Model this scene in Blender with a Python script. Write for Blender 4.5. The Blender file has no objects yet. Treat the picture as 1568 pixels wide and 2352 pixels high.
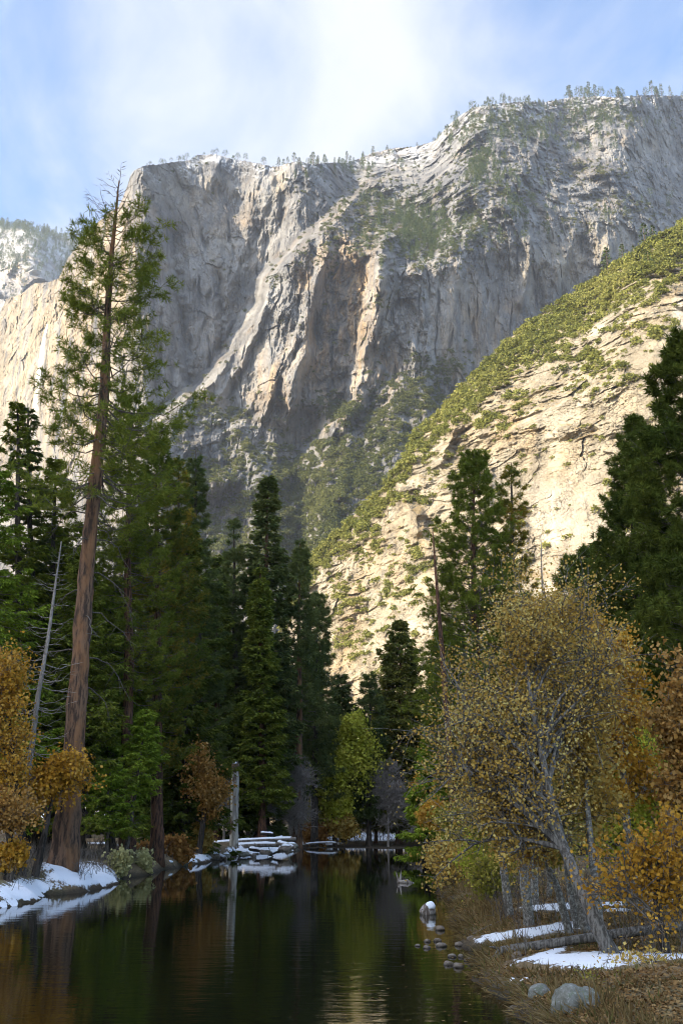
import bpy, math, random
import numpy as np

# ------------------------------------------------------------------ camera
SC = bpy.context.scene
F = 2287.0                       # focal length in picture units (picture 1568 x 2352)
CX, CY = 784.0, 1176.0
PITCH = math.atan(704.0 / F)
CAMH = 2.6
SP, CP = math.sin(PITCH), math.cos(PITCH)
cam_d = bpy.data.cameras.new('camera')
cam = bpy.data.objects.new('camera', cam_d)
SC.collection.objects.link(cam)
SC.camera = cam
cam.location = (0, 0, CAMH)
cam.rotation_euler = (math.pi / 2 + PITCH, 0, 0)
cam_d.sensor_fit = 'VERTICAL'
cam_d.sensor_height = 36.0
cam_d.lens = 36.0 * F / 2352.0
cam_d.clip_start = 0.1
cam_d.clip_end = 20000

# ------------------------------------------------------------------ world, sun, exposure
SUN_EL = math.radians(27)
SUN_AZ = math.radians(-121)      # clockwise from +Y: the sun stands to the left, a little behind the camera
sdir = np.array([math.sin(SUN_AZ) * math.cos(SUN_EL), math.cos(SUN_AZ) * math.cos(SUN_EL), math.sin(SUN_EL)])
world = bpy.data.worlds.new('World')
SC.world = world
world.use_nodes = True
wn, wl = world.node_tree.nodes, world.node_tree.links
wn.clear()
w_out = wn.new('ShaderNodeOutputWorld')
w_bg = wn.new('ShaderNodeBackground')
w_bg.inputs['Strength'].default_value = 0.125
w_sky = wn.new('ShaderNodeTexSky')
w_sky.sky_type = 'NISHITA'
w_sky.sun_disc = False
w_sky.sun_elevation = SUN_EL
w_sky.sun_rotation = SUN_AZ
w_sky.altitude = 1200
w_sky.air_density = 1.0
w_sky.dust_density = 0.6
w_sky.ozone_density = 2.0
# thin high cloud: noise in the plane of a cloud deck (direction / height)
w_tc = wn.new('ShaderNodeTexCoord')
w_sep = wn.new('ShaderNodeSeparateXYZ')
wl.new(w_tc.outputs['Generated'], w_sep.inputs[0])
def wmath(op, a, b=None, c=None):
    n = wn.new('ShaderNodeMath'); n.operation = op
    for i, v in enumerate((a, b, c)):
        if v is None: continue
        if hasattr(v, 'links'): wl.new(v, n.inputs[i])
        else: n.inputs[i].default_value = v
    return n.outputs[0]
w_z = wmath('MAXIMUM', w_sep.outputs[2], 0.06)
w_u = wmath('DIVIDE', w_sep.outputs[0], w_z)
w_v = wmath('DIVIDE', w_sep.outputs[1], w_z)
w_comb = wn.new('ShaderNodeCombineXYZ')
wl.new(w_u, w_comb.inputs[0]); wl.new(w_v, w_comb.inputs[1])
def wnoise(scale, rot, stretch, detail, rough, dist, off):
    m = wn.new('ShaderNodeMapping'); m.vector_type = 'POINT'
    m.inputs['Rotation'].default_value = (0, 0, rot)
    m.inputs['Scale'].default_value = stretch
    m.inputs['Location'].default_value = off
    wl.new(w_comb.outputs[0], m.inputs[0])
    n = wn.new('ShaderNodeTexNoise')
    n.inputs['Scale'].default_value = scale
    n.inputs['Detail'].default_value = detail
    n.inputs['Roughness'].default_value = rough
    n.inputs['Distortion'].default_value = dist
    wl.new(m.outputs[0], n.inputs['Vector'])
    return n.outputs[0]
n_big = wnoise(0.9, 0.5, (1, .7, 1), 3, .5, .6, (3.1, 1.2, 0))
n_fine = wnoise(1.7, -0.9, (1.15, .7, 1), 9, .56, .5, (0, 0, 0))
# a broad bank of cloud rising over the saddle of the cliffs, thinning to blue at both upper corners
w_c1 = wmath('SUBTRACT', w_u, wmath('MULTIPLY_ADD', w_v, -.25, .27))
w_bank = wmath('SUBTRACT', .9, wmath('MULTIPLY', wmath('ABSOLUTE', w_c1), 1.6))
w_low = wmath('MULTIPLY', wmath('SUBTRACT', w_v, 1.15), .55)
w_cov = wmath('ADD', w_bank, w_low)
w_cov = wmath('ADD', w_cov, wmath('MULTIPLY', wmath('SUBTRACT', n_big, .5), 1.3))
w_cov = wmath('ADD', w_cov, wmath('MULTIPLY', wmath('SUBTRACT', n_fine, .5), 2.3))
w_mr = wn.new('ShaderNodeMapRange'); w_mr.interpolation_type = 'SMOOTHSTEP'
wl.new(w_cov, w_mr.inputs[0])
w_mr.inputs[1].default_value = .0; w_mr.inputs[2].default_value = 1.0
w_mr.inputs[3].default_value = .06; w_mr.inputs[4].default_value = .97
w_mix = wn.new('ShaderNodeMixRGB')
wl.new(w_mr.outputs[0], w_mix.inputs[0])
w_hs = wn.new('ShaderNodeHueSaturation'); w_hs.inputs['Saturation'].default_value = 1.22
wl.new(w_sky.outputs[0], w_hs.inputs['Color'])
wl.new(w_hs.outputs[0], w_mix.inputs[1])
# cloud boosted towards the sun, out of view: added fill light for the foreground
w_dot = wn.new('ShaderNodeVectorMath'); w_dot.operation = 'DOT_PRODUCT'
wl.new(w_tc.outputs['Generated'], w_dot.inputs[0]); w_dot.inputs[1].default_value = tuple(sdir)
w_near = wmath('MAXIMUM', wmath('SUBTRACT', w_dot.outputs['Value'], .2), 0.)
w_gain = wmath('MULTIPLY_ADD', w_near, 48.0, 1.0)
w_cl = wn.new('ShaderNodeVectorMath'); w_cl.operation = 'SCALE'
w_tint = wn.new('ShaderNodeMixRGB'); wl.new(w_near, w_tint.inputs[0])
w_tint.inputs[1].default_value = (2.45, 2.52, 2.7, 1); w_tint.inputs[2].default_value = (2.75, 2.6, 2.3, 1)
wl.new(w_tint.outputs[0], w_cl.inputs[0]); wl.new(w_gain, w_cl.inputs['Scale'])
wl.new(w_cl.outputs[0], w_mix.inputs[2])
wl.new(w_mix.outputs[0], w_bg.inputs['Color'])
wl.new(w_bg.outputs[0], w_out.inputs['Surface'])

sun_d = bpy.data.lights.new('sun', 'SUN')
sun_d.energy = 4.9
sun_d.angle = math.radians(.5)
sun_d.color = (1.0, .84, .61)
sun = bpy.data.objects.new('sun', sun_d)
SC.collection.objects.link(sun)
from mathutils import Vector
sun.rotation_euler = Vector(tuple(sdir)).to_track_quat('Z', 'Y').to_euler()
sun.location = (-200, -100, 300)

SC.view_settings.view_transform = 'Standard'
SC.view_settings.look = 'None'
SC.view_settings.exposure = 1.62
SC.view_settings.gamma = 1.0
cy = SC.cycles
cy.use_adaptive_sampling = True
cy.adaptive_threshold = 0.012
cy.filter_width = 1.05
cy.use_denoising = True
cy.max_bounces = 6
cy.diffuse_bounces = 3
cy.glossy_bounces = 2
cy.transmission_bounces = 4
cy.transparent_max_bounces = 4
cy.volume_bounces = 0
cy.caustics_reflective = False
cy.caustics_refractive = False
cy.time_limit = 1000

# ------------------------------------------------------------------ picture <-> place
def ray(vx, vy):
    u = CY - np.asarray(vy, float)
    return np.asarray(vx, float) - CX, F * CP - u * SP, F * SP + u * CP
def at(vx, vy, D):
    """the place at forward distance D that lies in the direction (vx, vy)"""
    dx, dy, dz = ray(vx, vy)
    t = D / dy
    return dx * t, D + 0 * dx, CAMH + dz * t
def on_ground(vx, vy, z=0.0):
    dx, dy, dz = ray(vx, vy)
    t = (z - CAMH) / dz
    return dx * t, dy * t
def tan_el(vy):
    dx, dy, dz = ray(0, vy)
    return dz / dy

# ------------------------------------------------------------------ noise
_rs = np.random.RandomState(11)
PERM = np.tile(_rs.permutation(256), 3).astype(np.int64)
_ga = _rs.rand(256) * 2 * math.pi
G2 = np.stack([np.cos(_ga), np.sin(_ga)], 1)
_g3 = _rs.randn(256, 3); G3 = _g3 / np.linalg.norm(_g3, axis=1)[:, None]
def pn2(x, y, seed=0):
    x = np.asarray(x, float) + seed * 17.31; y = np.asarray(y, float) + seed * 9.77
    xi = np.floor(x).astype(np.int64); yi = np.floor(y).astype(np.int64)
    xf = x - xi; yf = y - yi
    u = xf * xf * xf * (xf * (xf * 6 - 15) + 10); v = yf * yf * yf * (yf * (yf * 6 - 15) + 10)
    def g(ix, iy, dx, dy):
        h = PERM[PERM[ix & 255] + (iy & 255)]
        gg = G2[h]
        return gg[..., 0] * dx + gg[..., 1] * dy
    a = g(xi, yi, xf, yf); b = g(xi + 1, yi, xf - 1, yf)
    c = g(xi, yi + 1, xf, yf - 1); d = g(xi + 1, yi + 1, xf - 1, yf - 1)
    return 1.4 * ((a + (b - a) * u) * (1 - v) + (c + (d - c) * u) * v)
def pn3(p, seed=0):
    p = np.asarray(p, float) + seed * 13.7
    i = np.floor(p).astype(np.int64); f = p - i
    u = f * f * f * (f * (f * 6 - 15) + 10)
    out = 0
    for dx in (0, 1):
        for dy in (0, 1):
            for dz in (0, 1):
                h = PERM[PERM[PERM[(i[:, 0] + dx) & 255] + ((i[:, 1] + dy) & 255)] + ((i[:, 2] + dz) & 255)]
                gg = G3[h]
                d = gg[:, 0] * (f[:, 0] - dx) + gg[:, 1] * (f[:, 1] - dy) + gg[:, 2] * (f[:, 2] - dz)
                w = (u[:, 0] if dx else 1 - u[:, 0]) * (u[:, 1] if dy else 1 - u[:, 1]) * (u[:, 2] if dz else 1 - u[:, 2])
                out = out + w * d
    return 1.5 * out
def fbm(x, y, octv=5, seed=0, gain=.5):
    s, a, t = 0, 1.0, 0
    for k in range(octv):
        s = s + a * pn2(x * 2 ** k, y * 2 ** k, seed + k); t += a; a *= gain
    return s / t
def ridged(x, y, octv=5, seed=0, gain=.5):
    s, a, t = 0, 1.0, 0
    for k in range(octv):
        s = s + a * (1 - 2 * np.abs(pn2(x * 2 ** k, y * 2 ** k, seed + k))); t += a; a *= gain
    return s / t
def facets(x, y, seed=0, tilt=1.0, edge=.0):
    """angular blocks: every Voronoi cell is its own tilted plane; returns height (cell units)"""
    x = np.asarray(x, float) + seed * 31.7; y = np.asarray(y, float) - seed * 12.9
    xi = np.floor(x).astype(np.int64); yi = np.floor(y).astype(np.int64)
    best = np.full(x.shape, 9e9); h = np.zeros(x.shape)
    for dx in (-1, 0, 1):
        for dy in (-1, 0, 1):
            cx, cy_ = xi + dx, yi + dy
            k = PERM[PERM[cx & 255] + (cy_ & 255)]
            k2 = PERM[k + 77]; k3 = PERM[k + 141]
            px = cx + .1 + .8 * k / 255.; py = cy_ + .1 + .8 * k2 / 255.
            d = (x - px) ** 2 + (y - py) ** 2
            m = d < best
            hh = G2[k3][..., 0] * (x - px) * tilt + G2[k3][..., 1] * (y - py) * tilt + (PERM[k3 + 33] / 255. - .5) * .8
            h = np.where(m, hh, h); best = np.where(m, d, best)
    return h
def tri(x, y, seed=0):
    """continuous noise made of flat triangular facets"""
    x = np.asarray(x, float) + seed * 19.37; y = np.asarray(y, float) + seed * 7.13
    s = (x + y) * .36602540378; i = np.floor(x + s).astype(np.int64); j = np.floor(y + s).astype(np.int64)
    fx = x + s - i; fy = y + s - j
    h = lambda a, b: PERM[PERM[a & 255] + (b & 255)] / 127.5 - 1
    a = h(i, j); b = h(i + 1, j + 1); c = np.where(fx > fy, h(i + 1, j), h(i, j + 1))
    hi = np.maximum(fx, fy); lo = np.minimum(fx, fy)
    return a * (1 - hi) + c * (hi - lo) + b * lo
def crag(x, y, octv=5, seed=0, gain=.52):
    s, a, t = 0, 1., 0
    for k in range(octv):
        c_, s_ = math.cos(k * 1.1), math.sin(k * 1.1)
        u = (x * c_ - y * s_) * 2 ** k; v = (x * s_ + y * c_) * 2 ** k
        s = s + a * tri(u, v, seed + k); t += a; a *= gain
    return s / t
def smooth(e0, e1, x):
    t = np.clip((x - e0) / (e1 - e0), 0, 1)
    return t * t * (3 - 2 * t)
def poly(pts, x, col=1):
    pts = sorted(pts)
    return np.interp(x, [p[0] for p in pts], [p[1] for p in pts])

# ------------------------------------------------------------------ mesh and object helpers
def mesh_from(name, V, Q, smooth_shade=False, attrs=None, mats=None):
    """V (n,3), Q (m,4) quads"""
    V = np.asarray(V, np.float32); Q = np.asarray(Q, np.int32)
    me = bpy.data.meshes.new(name)
    me.vertices.add(len(V)); me.vertices.foreach_set('co', V.ravel())
    m, k = Q.shape
    me.loops.add(m * k); me.loops.foreach_set('vertex_index', Q.ravel())
    me.polygons.add(m)
    me.polygons.foreach_set('loop_start', np.arange(0, m * k, k, dtype=np.int32))
    me.polygons.foreach_set('loop_total', np.full(m, k, np.int32))
    me.polygons.foreach_set('use_smooth', np.full(m, smooth_shade, bool))
    me.update(calc_edges=True)
    for k_, a in (attrs or {}).items():
        at_ = me.attributes.new(k_, 'FLOAT', 'POINT')
        at_.data.foreach_set('value', np.asarray(a, np.float32).ravel())
    for mt in (mats or []):
        me.materials.append(mt)
    return me
def grid_quads(ny, nx):
    i = np.arange(ny * nx).reshape(ny, nx)
    return np.stack([i[:-1, :-1], i[:-1, 1:], i[1:, 1:], i[1:, :-1]], -1).reshape(-1, 4)
def link(name, me, parent=None, loc=None):
    o = bpy.data.objects.new(name, me)
    SC.collection.objects.link(o)
    if parent is not None: o.parent = parent
    if loc is not None: o.location = loc
    return o
def tag(o, label=None, cat=None, group=None, kind=None):
    if label: o['label'] = label
    if cat: o['category'] = cat
    if group: o['group'] = group
    if kind: o['kind'] = kind
    return o
def empty(name, loc, label, cat, group=None, rz=0.0):
    o = bpy.data.objects.new(name, None)
    SC.collection.objects.link(o)
    o.empty_display_size = .5
    o.location = loc; o.rotation_euler = (0, 0, rz)
    return tag(o, label, cat, group)
def copy_tree(o, kids, loc, rz=0., scale=1., label=None, group=None):
    r = o.copy(); SC.collection.objects.link(r)
    r.location = loc; r.rotation_euler = (0, 0, rz)
    r.scale = (scale, scale, scale) if not hasattr(scale, '__len__') else scale
    if label: r['label'] = label
    if group: r['group'] = group
    for ch in kids:
        c = ch.copy(); SC.collection.objects.link(c); c.parent = r
    return r
class MB:
    """collects quads"""
    def __init__(s): s.v, s.q, s.n = [], [], 0
    def add(s, V, Q):
        V = np.asarray(V, float).reshape(-1, 3)
        s.v.append(V); s.q.append(np.asarray(Q, np.int64) + s.n); s.n += len(V)
    def tube(s, P, R, sides=6, cap=True, twist=0.):
        P = np.asarray(P, float); R = np.asarray(R, float); n = len(P)
        T = np.gradient(P, axis=0); T /= np.linalg.norm(T, axis=1)[:, None] + 1e-9
        up = np.array([0, 0, 1.]) if abs(T[0, 2]) < .8 else np.array([1., 0, 0])
        A = np.cross(T, up); A /= np.linalg.norm(A, axis=1)[:, None] + 1e-9
        B = np.cross(T, A)
        a = np.arange(sides) * 2 * math.pi / sides + twist
        if R.ndim == 1: R = np.repeat(R[:, None], sides, 1)
        V = P[:, None] + R[:, :, None] * (np.cos(a)[None, :, None] * A[:, None] + np.sin(a)[None, :, None] * B[:, None])
        i = np.arange(n * sides).reshape(n, sides); j = np.roll(i, -1, 1)
        Q = np.stack([i[:-1], j[:-1], j[1:], i[1:]], -1).reshape(-1, 4)
        s.add(V.reshape(-1, 3), Q)
        if cap and sides >= 4:
            c = s.n
            s.add(np.stack([P[0], P[-1]]), np.zeros((0, 4), int))
            b0 = c - n * sides; b1 = c - sides
            q = [(b0 + (k + 1) % sides, b0 + k, c, c) for k in range(0)]
            # end fans as quads of pairs
            for k in range(0, sides - 1, 2):
                q.append((b1 + k, b1 + k + 1, b1 + (k + 2) % sides, c + 1))
                q.append((b0 + (k + 2) % sides, b0 + k + 1, b0 + k, c))
            s.q.append(np.array(q)); 
    def diamonds(s, C, A, B):
        """a rhombus from C to C+A with half width B: a leaf or a needle"""
        C, A, B = (np.asarray(t, float).reshape(-1, 3) for t in (C, A, B))
        n = len(C)
        V = np.stack([C, C + A * .45 + B, C + A, C + A * .45 - B], 1).reshape(-1, 3)
        s.add(V, np.arange(n * 4).reshape(n, 4))
    def build(s, name, mat, smooth_shade=False):
        return mesh_from(name, np.concatenate(s.v), np.concatenate(s.q), smooth_shade, mats=[mat])
def unit(v):
    v = np.asarray(v, float)
    return v / (np.linalg.norm(v, axis=-1, keepdims=True) + 1e-9)

# ------------------------------------------------------------------ materials
def new_mat(name):
    m = bpy.data.materials.new(name); m.use_nodes = True
    nt = m.node_tree
    for n in list(nt.nodes): nt.nodes.remove(n)
    out = nt.nodes.new('ShaderNodeOutputMaterial')
    return m, nt, out
class NB:
    def __init__(s, nt): s.nt = nt
    def n(s, t, **kw):
        nd = s.nt.nodes.new(t)
        for k, v in kw.items(): setattr(nd, k, v)
        return nd
    def l(s, a, b): s.nt.links.new(a, b)
    def val(s, sock, v):
        if hasattr(v, 'links'): s.l(v, sock)
        else: sock.default_value = v
    def math(s, op, a, b=None, c=None, clamp=False):
        nd = s.n('ShaderNodeMath', operation=op); nd.use_clamp = clamp
        for i, v in enumerate((a, b, c)):
            if v is not None: s.val(nd.inputs[i], v)
        return nd.outputs[0]
    def mix(s, f, a, b, mode='MIX'):
        nd = s.n('ShaderNodeMixRGB', blend_type=mode)
        s.val(nd.inputs[0], f); s.val(nd.inputs[1], a if hasattr(a, 'links') else (*a, 1)); s.val(nd.inputs[2], b if hasattr(b, 'links') else (*b, 1))
        return nd.outputs[0]
    def ramp(s, f, lo, hi, a=0., b=1.):
        nd = s.n('ShaderNodeMapRange'); nd.interpolation_type = 'SMOOTHSTEP'
        s.l(f, nd.inputs[0])
        for i, v in zip((1, 2, 3, 4), (lo, hi, a, b)): nd.inputs[i].default_value = v
        return nd.outputs[0]
    def pos(s): return s.n('ShaderNodeNewGeometry').outputs['Position']
    def noise(s, vec, scale, detail=4, rough=.55, stretch=(1, 1, 1), dist=0., off=(0, 0, 0), rot=(0, 0, 0)):
        m = s.n('ShaderNodeMapping')
        m.inputs['Scale'].default_value = stretch; m.inputs['Location'].default_value = off
        m.inputs['Rotation'].default_value = rot
        s.l(vec, m.inputs[0])
        nd = s.n('ShaderNodeTexNoise')
        nd.inputs['Scale'].default_value = scale; nd.inputs['Detail'].default_value = detail
        nd.inputs['Roughness'].default_value = rough; nd.inputs['Distortion'].default_value = dist
        s.l(m.outputs[0], nd.inputs['Vector'])
        return nd.outputs[0]
    def attr(s, name): return s.n('ShaderNodeAttribute', attribute_name=name).outputs['Fac']
    def bump(s, h, strength, dist):
        b = s.n('ShaderNodeBump'); b.inputs['Strength'].default_value = strength; b.inputs['Distance'].default_value = dist
        s.l(h, b.inputs['Height']); return b.outputs[0]
    def bsdf(s, color, rough=.9, normal=None, spec=.2, **kw):
        b = s.n('ShaderNodeBsdfPrincipled')
        s.val(b.inputs['Base Color'], color if hasattr(color, 'links') else (*color, 1))
        s.val(b.inputs['Roughness'], rough)
        b.inputs['Specular IOR Level'].default_value = spec
        if normal is not None: s.l(normal, b.inputs['Normal'])
        return b

def rock_material(name, base, light, dark, ochre, s=1.0, dry=(.2, .15, .08), dry_amt=0.5, snow_amt=0.0, palec=(.5, .47, .42), crk=((.03, (1, 1, .3), (0, .15, 0), .6), (.085, (1, 1, .4), (0, -.1, 0), .5))):
    m, nt, out = new_mat(name); b = NB(nt); P = b.pos()
    blot = b.noise(P, .012 * s, 6, .6)
    col = b.mix(b.ramp(blot, .35, .65), base, light)
    streak = b.noise(P, .045 * s, 5, .65, (1, .6, .14))
    col = b.mix(b.math('MULTIPLY', b.ramp(streak, .48, .72), .6), col, dark)
    st = b.noise(P, .07 * s, 4, .6, (1, .6, .1), off=(40, 10, 3))
    f = b.math('MULTIPLY', b.attr('stain'), b.ramp(st, .38, .62))
    col = b.mix(f, col, ochre)
    st2 = b.noise(P, .02 * s, 6, .6, off=(9, 4, 3))
    col = b.mix(b.math('MULTIPLY', b.ramp(st2, .52, .7), .18), col, ochre)
    col = b.mix(b.math('MULTIPLY', b.attr('pale'), b.ramp(st, .3, .6)), col, palec)
    fine = b.noise(P, .25 * s, 6, .7, (1, 1, .55))
    col = b.mix(b.math('MULTIPLY', b.ramp(fine, .53, .68), .35), col, dark)
    # ledges gather dry grass and gravel
    g = b.n('ShaderNodeNewGeometry'); sx = b.n('ShaderNodeSeparateXYZ'); b.l(g.outputs['Normal'], sx.inputs[0])
    led = b.ramp(b.math('ADD', sx.outputs[2], b.math('MULTIPLY', b.math('SUBTRACT', fine, .5), .5)), .68, .85)
    col = b.mix(b.math('MULTIPLY', led, dry_amt), col, dry)
    if snow_amt:
        sn = b.math('MULTIPLY', b.ramp(b.noise(P, .03 * s, 5, .6, off=(3, 8, 1)), .42, .55), b.ramp(sx.outputs[2], .3, .5))
        col = b.mix(b.math('MULTIPLY', sn, b.math('MULTIPLY', b.attr('snow'), snow_amt)), col, (.75, .78, .82))
    h = b.math('ADD', b.math('MULTIPLY', fine, .5), b.math('MULTIPLY', b.noise(P, .8 * s, 5, .7, (1, 1, .5)), .3))
    nz = b.n('ShaderNodeTexNoise'); nz.inputs['Scale'].default_value = .04 * s; nz.inputs['Detail'].default_value = 6; nz.inputs['Roughness'].default_value = .6
    b.l(P, nz.inputs['Vector'])
    wv = b.n('ShaderNodeVectorMath', operation='SCALE'); b.l(nz.outputs['Color'], wv.inputs[0]); wv.inputs['Scale'].default_value = 26 / s
    dv = b.n('ShaderNodeVectorMath', operation='ADD'); b.l(P, dv.inputs[0]); b.l(wv.outputs[0], dv.inputs[1])
    for sc_, st_, rot_, dark_ in crk:
        mp = b.n('ShaderNodeMapping'); mp.inputs['Scale'].default_value = tuple(t * sc_ for t in st_); mp.inputs['Rotation'].default_value = rot_
        b.l(dv.outputs[0], mp.inputs[0])
        vo = b.n('ShaderNodeTexVoronoi', feature='DISTANCE_TO_EDGE'); b.l(mp.outputs[0], vo.inputs['Vector']); vo.inputs['Randomness'].default_value = 1.
        j = b.math('SUBTRACT', 1., b.ramp(vo.outputs['Distance'], .0, .05))
        j = b.math('MULTIPLY', j, b.ramp(b.noise(P, .02 * s * (1 + sc_ * 8), 3, .5, off=(sc_ * 90, 3, 1)), .42, .6))
        col = b.mix(b.math('MULTIPLY', j, dark_), col, (.05, .045, .045))
        h = b.math('SUBTRACT', h, b.math('MULTIPLY', j, .5))
    bs = b.bsdf(col, .92, b.bump(h, .8, 3.5 / s), .1)
    b.l(bs.outputs[0], out.inputs['Surface'])
    return m
def leaf_material(name, cols, transl=.3, patch=.25, rough=.7):
    """leaf colours differ from leaf to leaf and from clump to clump"""
    m, nt, out = new_mat(name); b = NB(nt)
    g = b.n('ShaderNodeNewGeometry')
    r = g.outputs['Random Per Island']
    cr = b.n('ShaderNodeValToRGB')
    el = cr.color_ramp.elements
    for i, c in enumerate(cols):
        e = el[i] if i < 2 else el.new(.5)
        e.color = (*c, 1)
    for i, e in enumerate(sorted(range(len(cols)))): pass
    for i in range(len(cols)): el[i].position = i / max(1, len(cols) - 1)
    for i, c in enumerate(cols): el[i].color = (*c, 1)
    oi = b.n('ShaderNodeObjectInfo')
    n1 = b.noise(g.outputs['Position'], patch, 3, .5)
    v = b.math('ADD', b.math('MULTIPLY', r, .6), b.math('MULTIPLY', b.ramp(n1, .3, .7), .4))
    v = b.math('ADD', v, b.math('MULTIPLY', b.math('SUBTRACT', oi.outputs['Random'], .5), .15), clamp=True)
    b.l(v, cr.inputs[0])
    d = b.n('ShaderNodeBsdfDiffuse'); t = b.n('ShaderNodeBsdfTranslucent')
    b.l(cr.outputs[0], d.inputs[0]); b.l(cr.outputs[0], t.inputs[0])
    mx = b.n('ShaderNodeMixShader'); mx.inputs[0].default_value = transl
    b.l(d.outputs[0], mx.inputs[1]); b.l(t.outputs[0], mx.inputs[2])
    b.l(mx.outputs[0], out.inputs['Surface'])
    return m
def bark_material(name, base, dark, scale=1., orange=None, moss=None, spots=None, ring=.18):
    m, nt, out = new_mat(name); b = NB(nt)
    tc = b.n('ShaderNodeTexCoord').outputs['Object']
    n = b.noise(tc, 7 * scale, 5, .65, (1, 1, ring))
    col = b.mix(b.ramp(n, .42, .58), dark, base)
    if orange: col = b.mix(b.math('MULTIPLY', b.ramp(b.noise(tc, 1.5 * scale, 4, .6, (1, 1, .4), off=(5, 2, 1)), .45, .62), .7), col, orange)
    if spots: col = b.mix(b.ramp(b.noise(tc, 3.2 * scale, 3, .5, (1, 1, 1.6), off=(1, 7, 3)), .53, .6), col, spots)
    bs = b.bsdf(col, .95, b.bump(n, .9, .06 / scale), .1)
    b.l(bs.outputs[0], out.inputs['Surface'])
    return m

# ================================================================== CLIFFS
RNG = np.random.RandomState(5)
SKY_MAIN = [(-260, 800), (-100, 750), (0, 719), (15, 689), (50, 674), (76, 654), (111, 649), (136, 640), (156, 593), (186, 558), (201, 538),
            (242, 495), (272, 478), (288, 440), (300, 405), (310, 390), (327, 382), (383, 374), (433, 369), (453, 357), (494, 354), (544, 367), (584, 374),
            (630, 384), (680, 369), (715, 377), (781, 374), (811, 369), (861, 349), (911, 339), (951, 337), (997, 323), (1022, 296),
            (1052, 268), (1082, 248), (1132, 239), (1192, 234), (1253, 233), (1308, 224), (1358, 221), (1408, 224), (1458, 220),
            (1508, 218), (1568, 219), (1800, 214)]
K_MAIN = [(50, 800, .3, 120), (150, 720, .22, 100), (250, 600, .12, 80), (200, 1000, .3, 120), (400, 520, .12, 110), (400, 800, .12, 110), (450, 372, .6, 30),
          (650, 450, .25, 90), (620, 600, .3, 80), (800, 390, .85, 60), (900, 400, .8, 60), (1000, 400, .8, 70), (850, 480, .95, 60), (960, 550, .95, 70),
          (1060, 500, .7, 60), (1150, 300, .6, 90), (1300, 290, .6, 90), (1500, 340, .4, 90), (1300, 440, .75, 90), (1500, 480, .75, 90), (1150, 440, .6, 80),
          (1000, 750, .05, 90), (1150, 700, .05, 90), (950, 850, .1, 70), (1250, 610, .12, 80), (1380, 590, .15, 80), (730, 700, .22, 70), (600, 760, .4, 60),
          (800, 700, .08, 60), (870, 720, .2, 50), (540, 870, .45, 60), (450, 1000, .7, 70), (550, 1050, .8, 80), (650, 980, .25, 50), (780, 1000, .6, 60),
          (850, 950, .75, 60), (950, 930, .85, 60), (600, 1200, .8, 90), (700, 1150, .95, 90), (750, 1280, .9, 90), (500, 1320, .8, 120), (700, 1500, .6, 200), (1100, 1200, .6, 200), (200, 1400, .4, 200)]
def kfield(VX, VY, K):
    num = np.zeros_like(VX); den = np.zeros_like(VX)
    for x, y, k, r in K:
        w = np.exp(-(((VX - x) ** 2 + (VY - y) ** 2) / (r * r)) * .9) + 1e-9 / (1 + ((VX - x) ** 2 + (VY - y) ** 2) / 1e5)
        num += w * k; den += w
    return num / den
def blob(VX, VY, pts):
    s = np.zeros_like(VX)
    for x, y, rx, ry, a in pts:
        s = np.maximum(s, a * np.exp(-(((VX - x) / rx) ** 2 + ((VY - y) / ry) ** 2)))
    return s
def column_sheet(xs, skyline, vy_base, ny, Dbase, K, power=1.0):
    """walks up every column from its foot: the ground recedes by k metres for each metre climbed"""
    nx = len(xs)
    t = np.linspace(0, 1, ny) ** power           # 0 top .. 1 foot
    VX = np.repeat(xs[None], ny, 0)
    VY = skyline[None] + (vy_base - skyline[None]) * t[:, None]
    k = kfield(VX, VY, K)
    T = tan_el(VY)
    D = np.zeros_like(VX)
    D[-1] = Dbase
    z = CAMH + D[-1] * T[-1]
    for r in range(ny - 2, -1, -1):
        kk = np.minimum(k[r], .86 / np.maximum(T[r], .05))
        D[r] = (D[r + 1] - kk * (z - CAMH)) / (1 - kk * T[r])
        z = CAMH + D[r] * T[r]
    return VX, VY, D
def rib(VX, VY, pts, wl, wr, amp, fade=50, wig=8, seed=0):
    """a crest (amp > 0) or a gully (amp < 0) running down the face"""
    ys = [p[0] for p in pts]; x_ = [p[1] for p in pts]
    q = np.exp(-((VX - np.interp(VY, ys, x_)) / 25.) ** 2)
    xl = np.interp(VY, ys, x_) + wig * pn2(VY / 60., VX / 90. + seed, seed + 50) + wig * .5 * pn2(VY / 14., VY * 0 + seed, seed + 51) * q
    d = VX - xl
    w = np.where(d < 0, wl, wr) * (1 + .25 * pn2(VX / 40., VY / 60., seed + 52))
    g = np.clip(1 - np.abs(d) / w, 0, 1)
    f = smooth(ys[0] - fade, ys[0], VY) * (1 - smooth(ys[-1], ys[-1] + fade, VY))
    return amp * g * f
xs = np.arange(-250, 1790, 1.55)
sk = np.interp(xs, [p[0] for p in SKY_MAIN], [p[1] for p in SKY_MAIN])
sk = sk + 3.5 * fbm(xs / 22., xs * 0 + 3.3, 4, 3) + 2.0 * pn2(xs / 6., xs * 0, 9)
Db = np.interp(xs, [-250, 0, 150, 310, 450, 600, 750, 900, 1100, 1300, 1800], [1500, 1330, 1160, 1010, 962, 905, 860, 850, 900, 990, 1050])
NYM = 760
VX, VY, D = column_sheet(xs, sk, 1868., NYM, Db, K_MAIN, 1.12)
A = 0
A = A + rib(VX, VY, [(430, 850), (500, 775), (540, 735), (580, 680), (640, 630), (740, 585), (840, 520), (900, 455), (960, 395), (1100, 360)], 45, 330, 105, 60, 14, 1)
A = A + rib(VX, VY, [(585, 752), (640, 728), (700, 712), (760, 706), (800, 700), (900, 668), (960, 650)], 30, 26, 38, 40, 7, 2)
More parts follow.
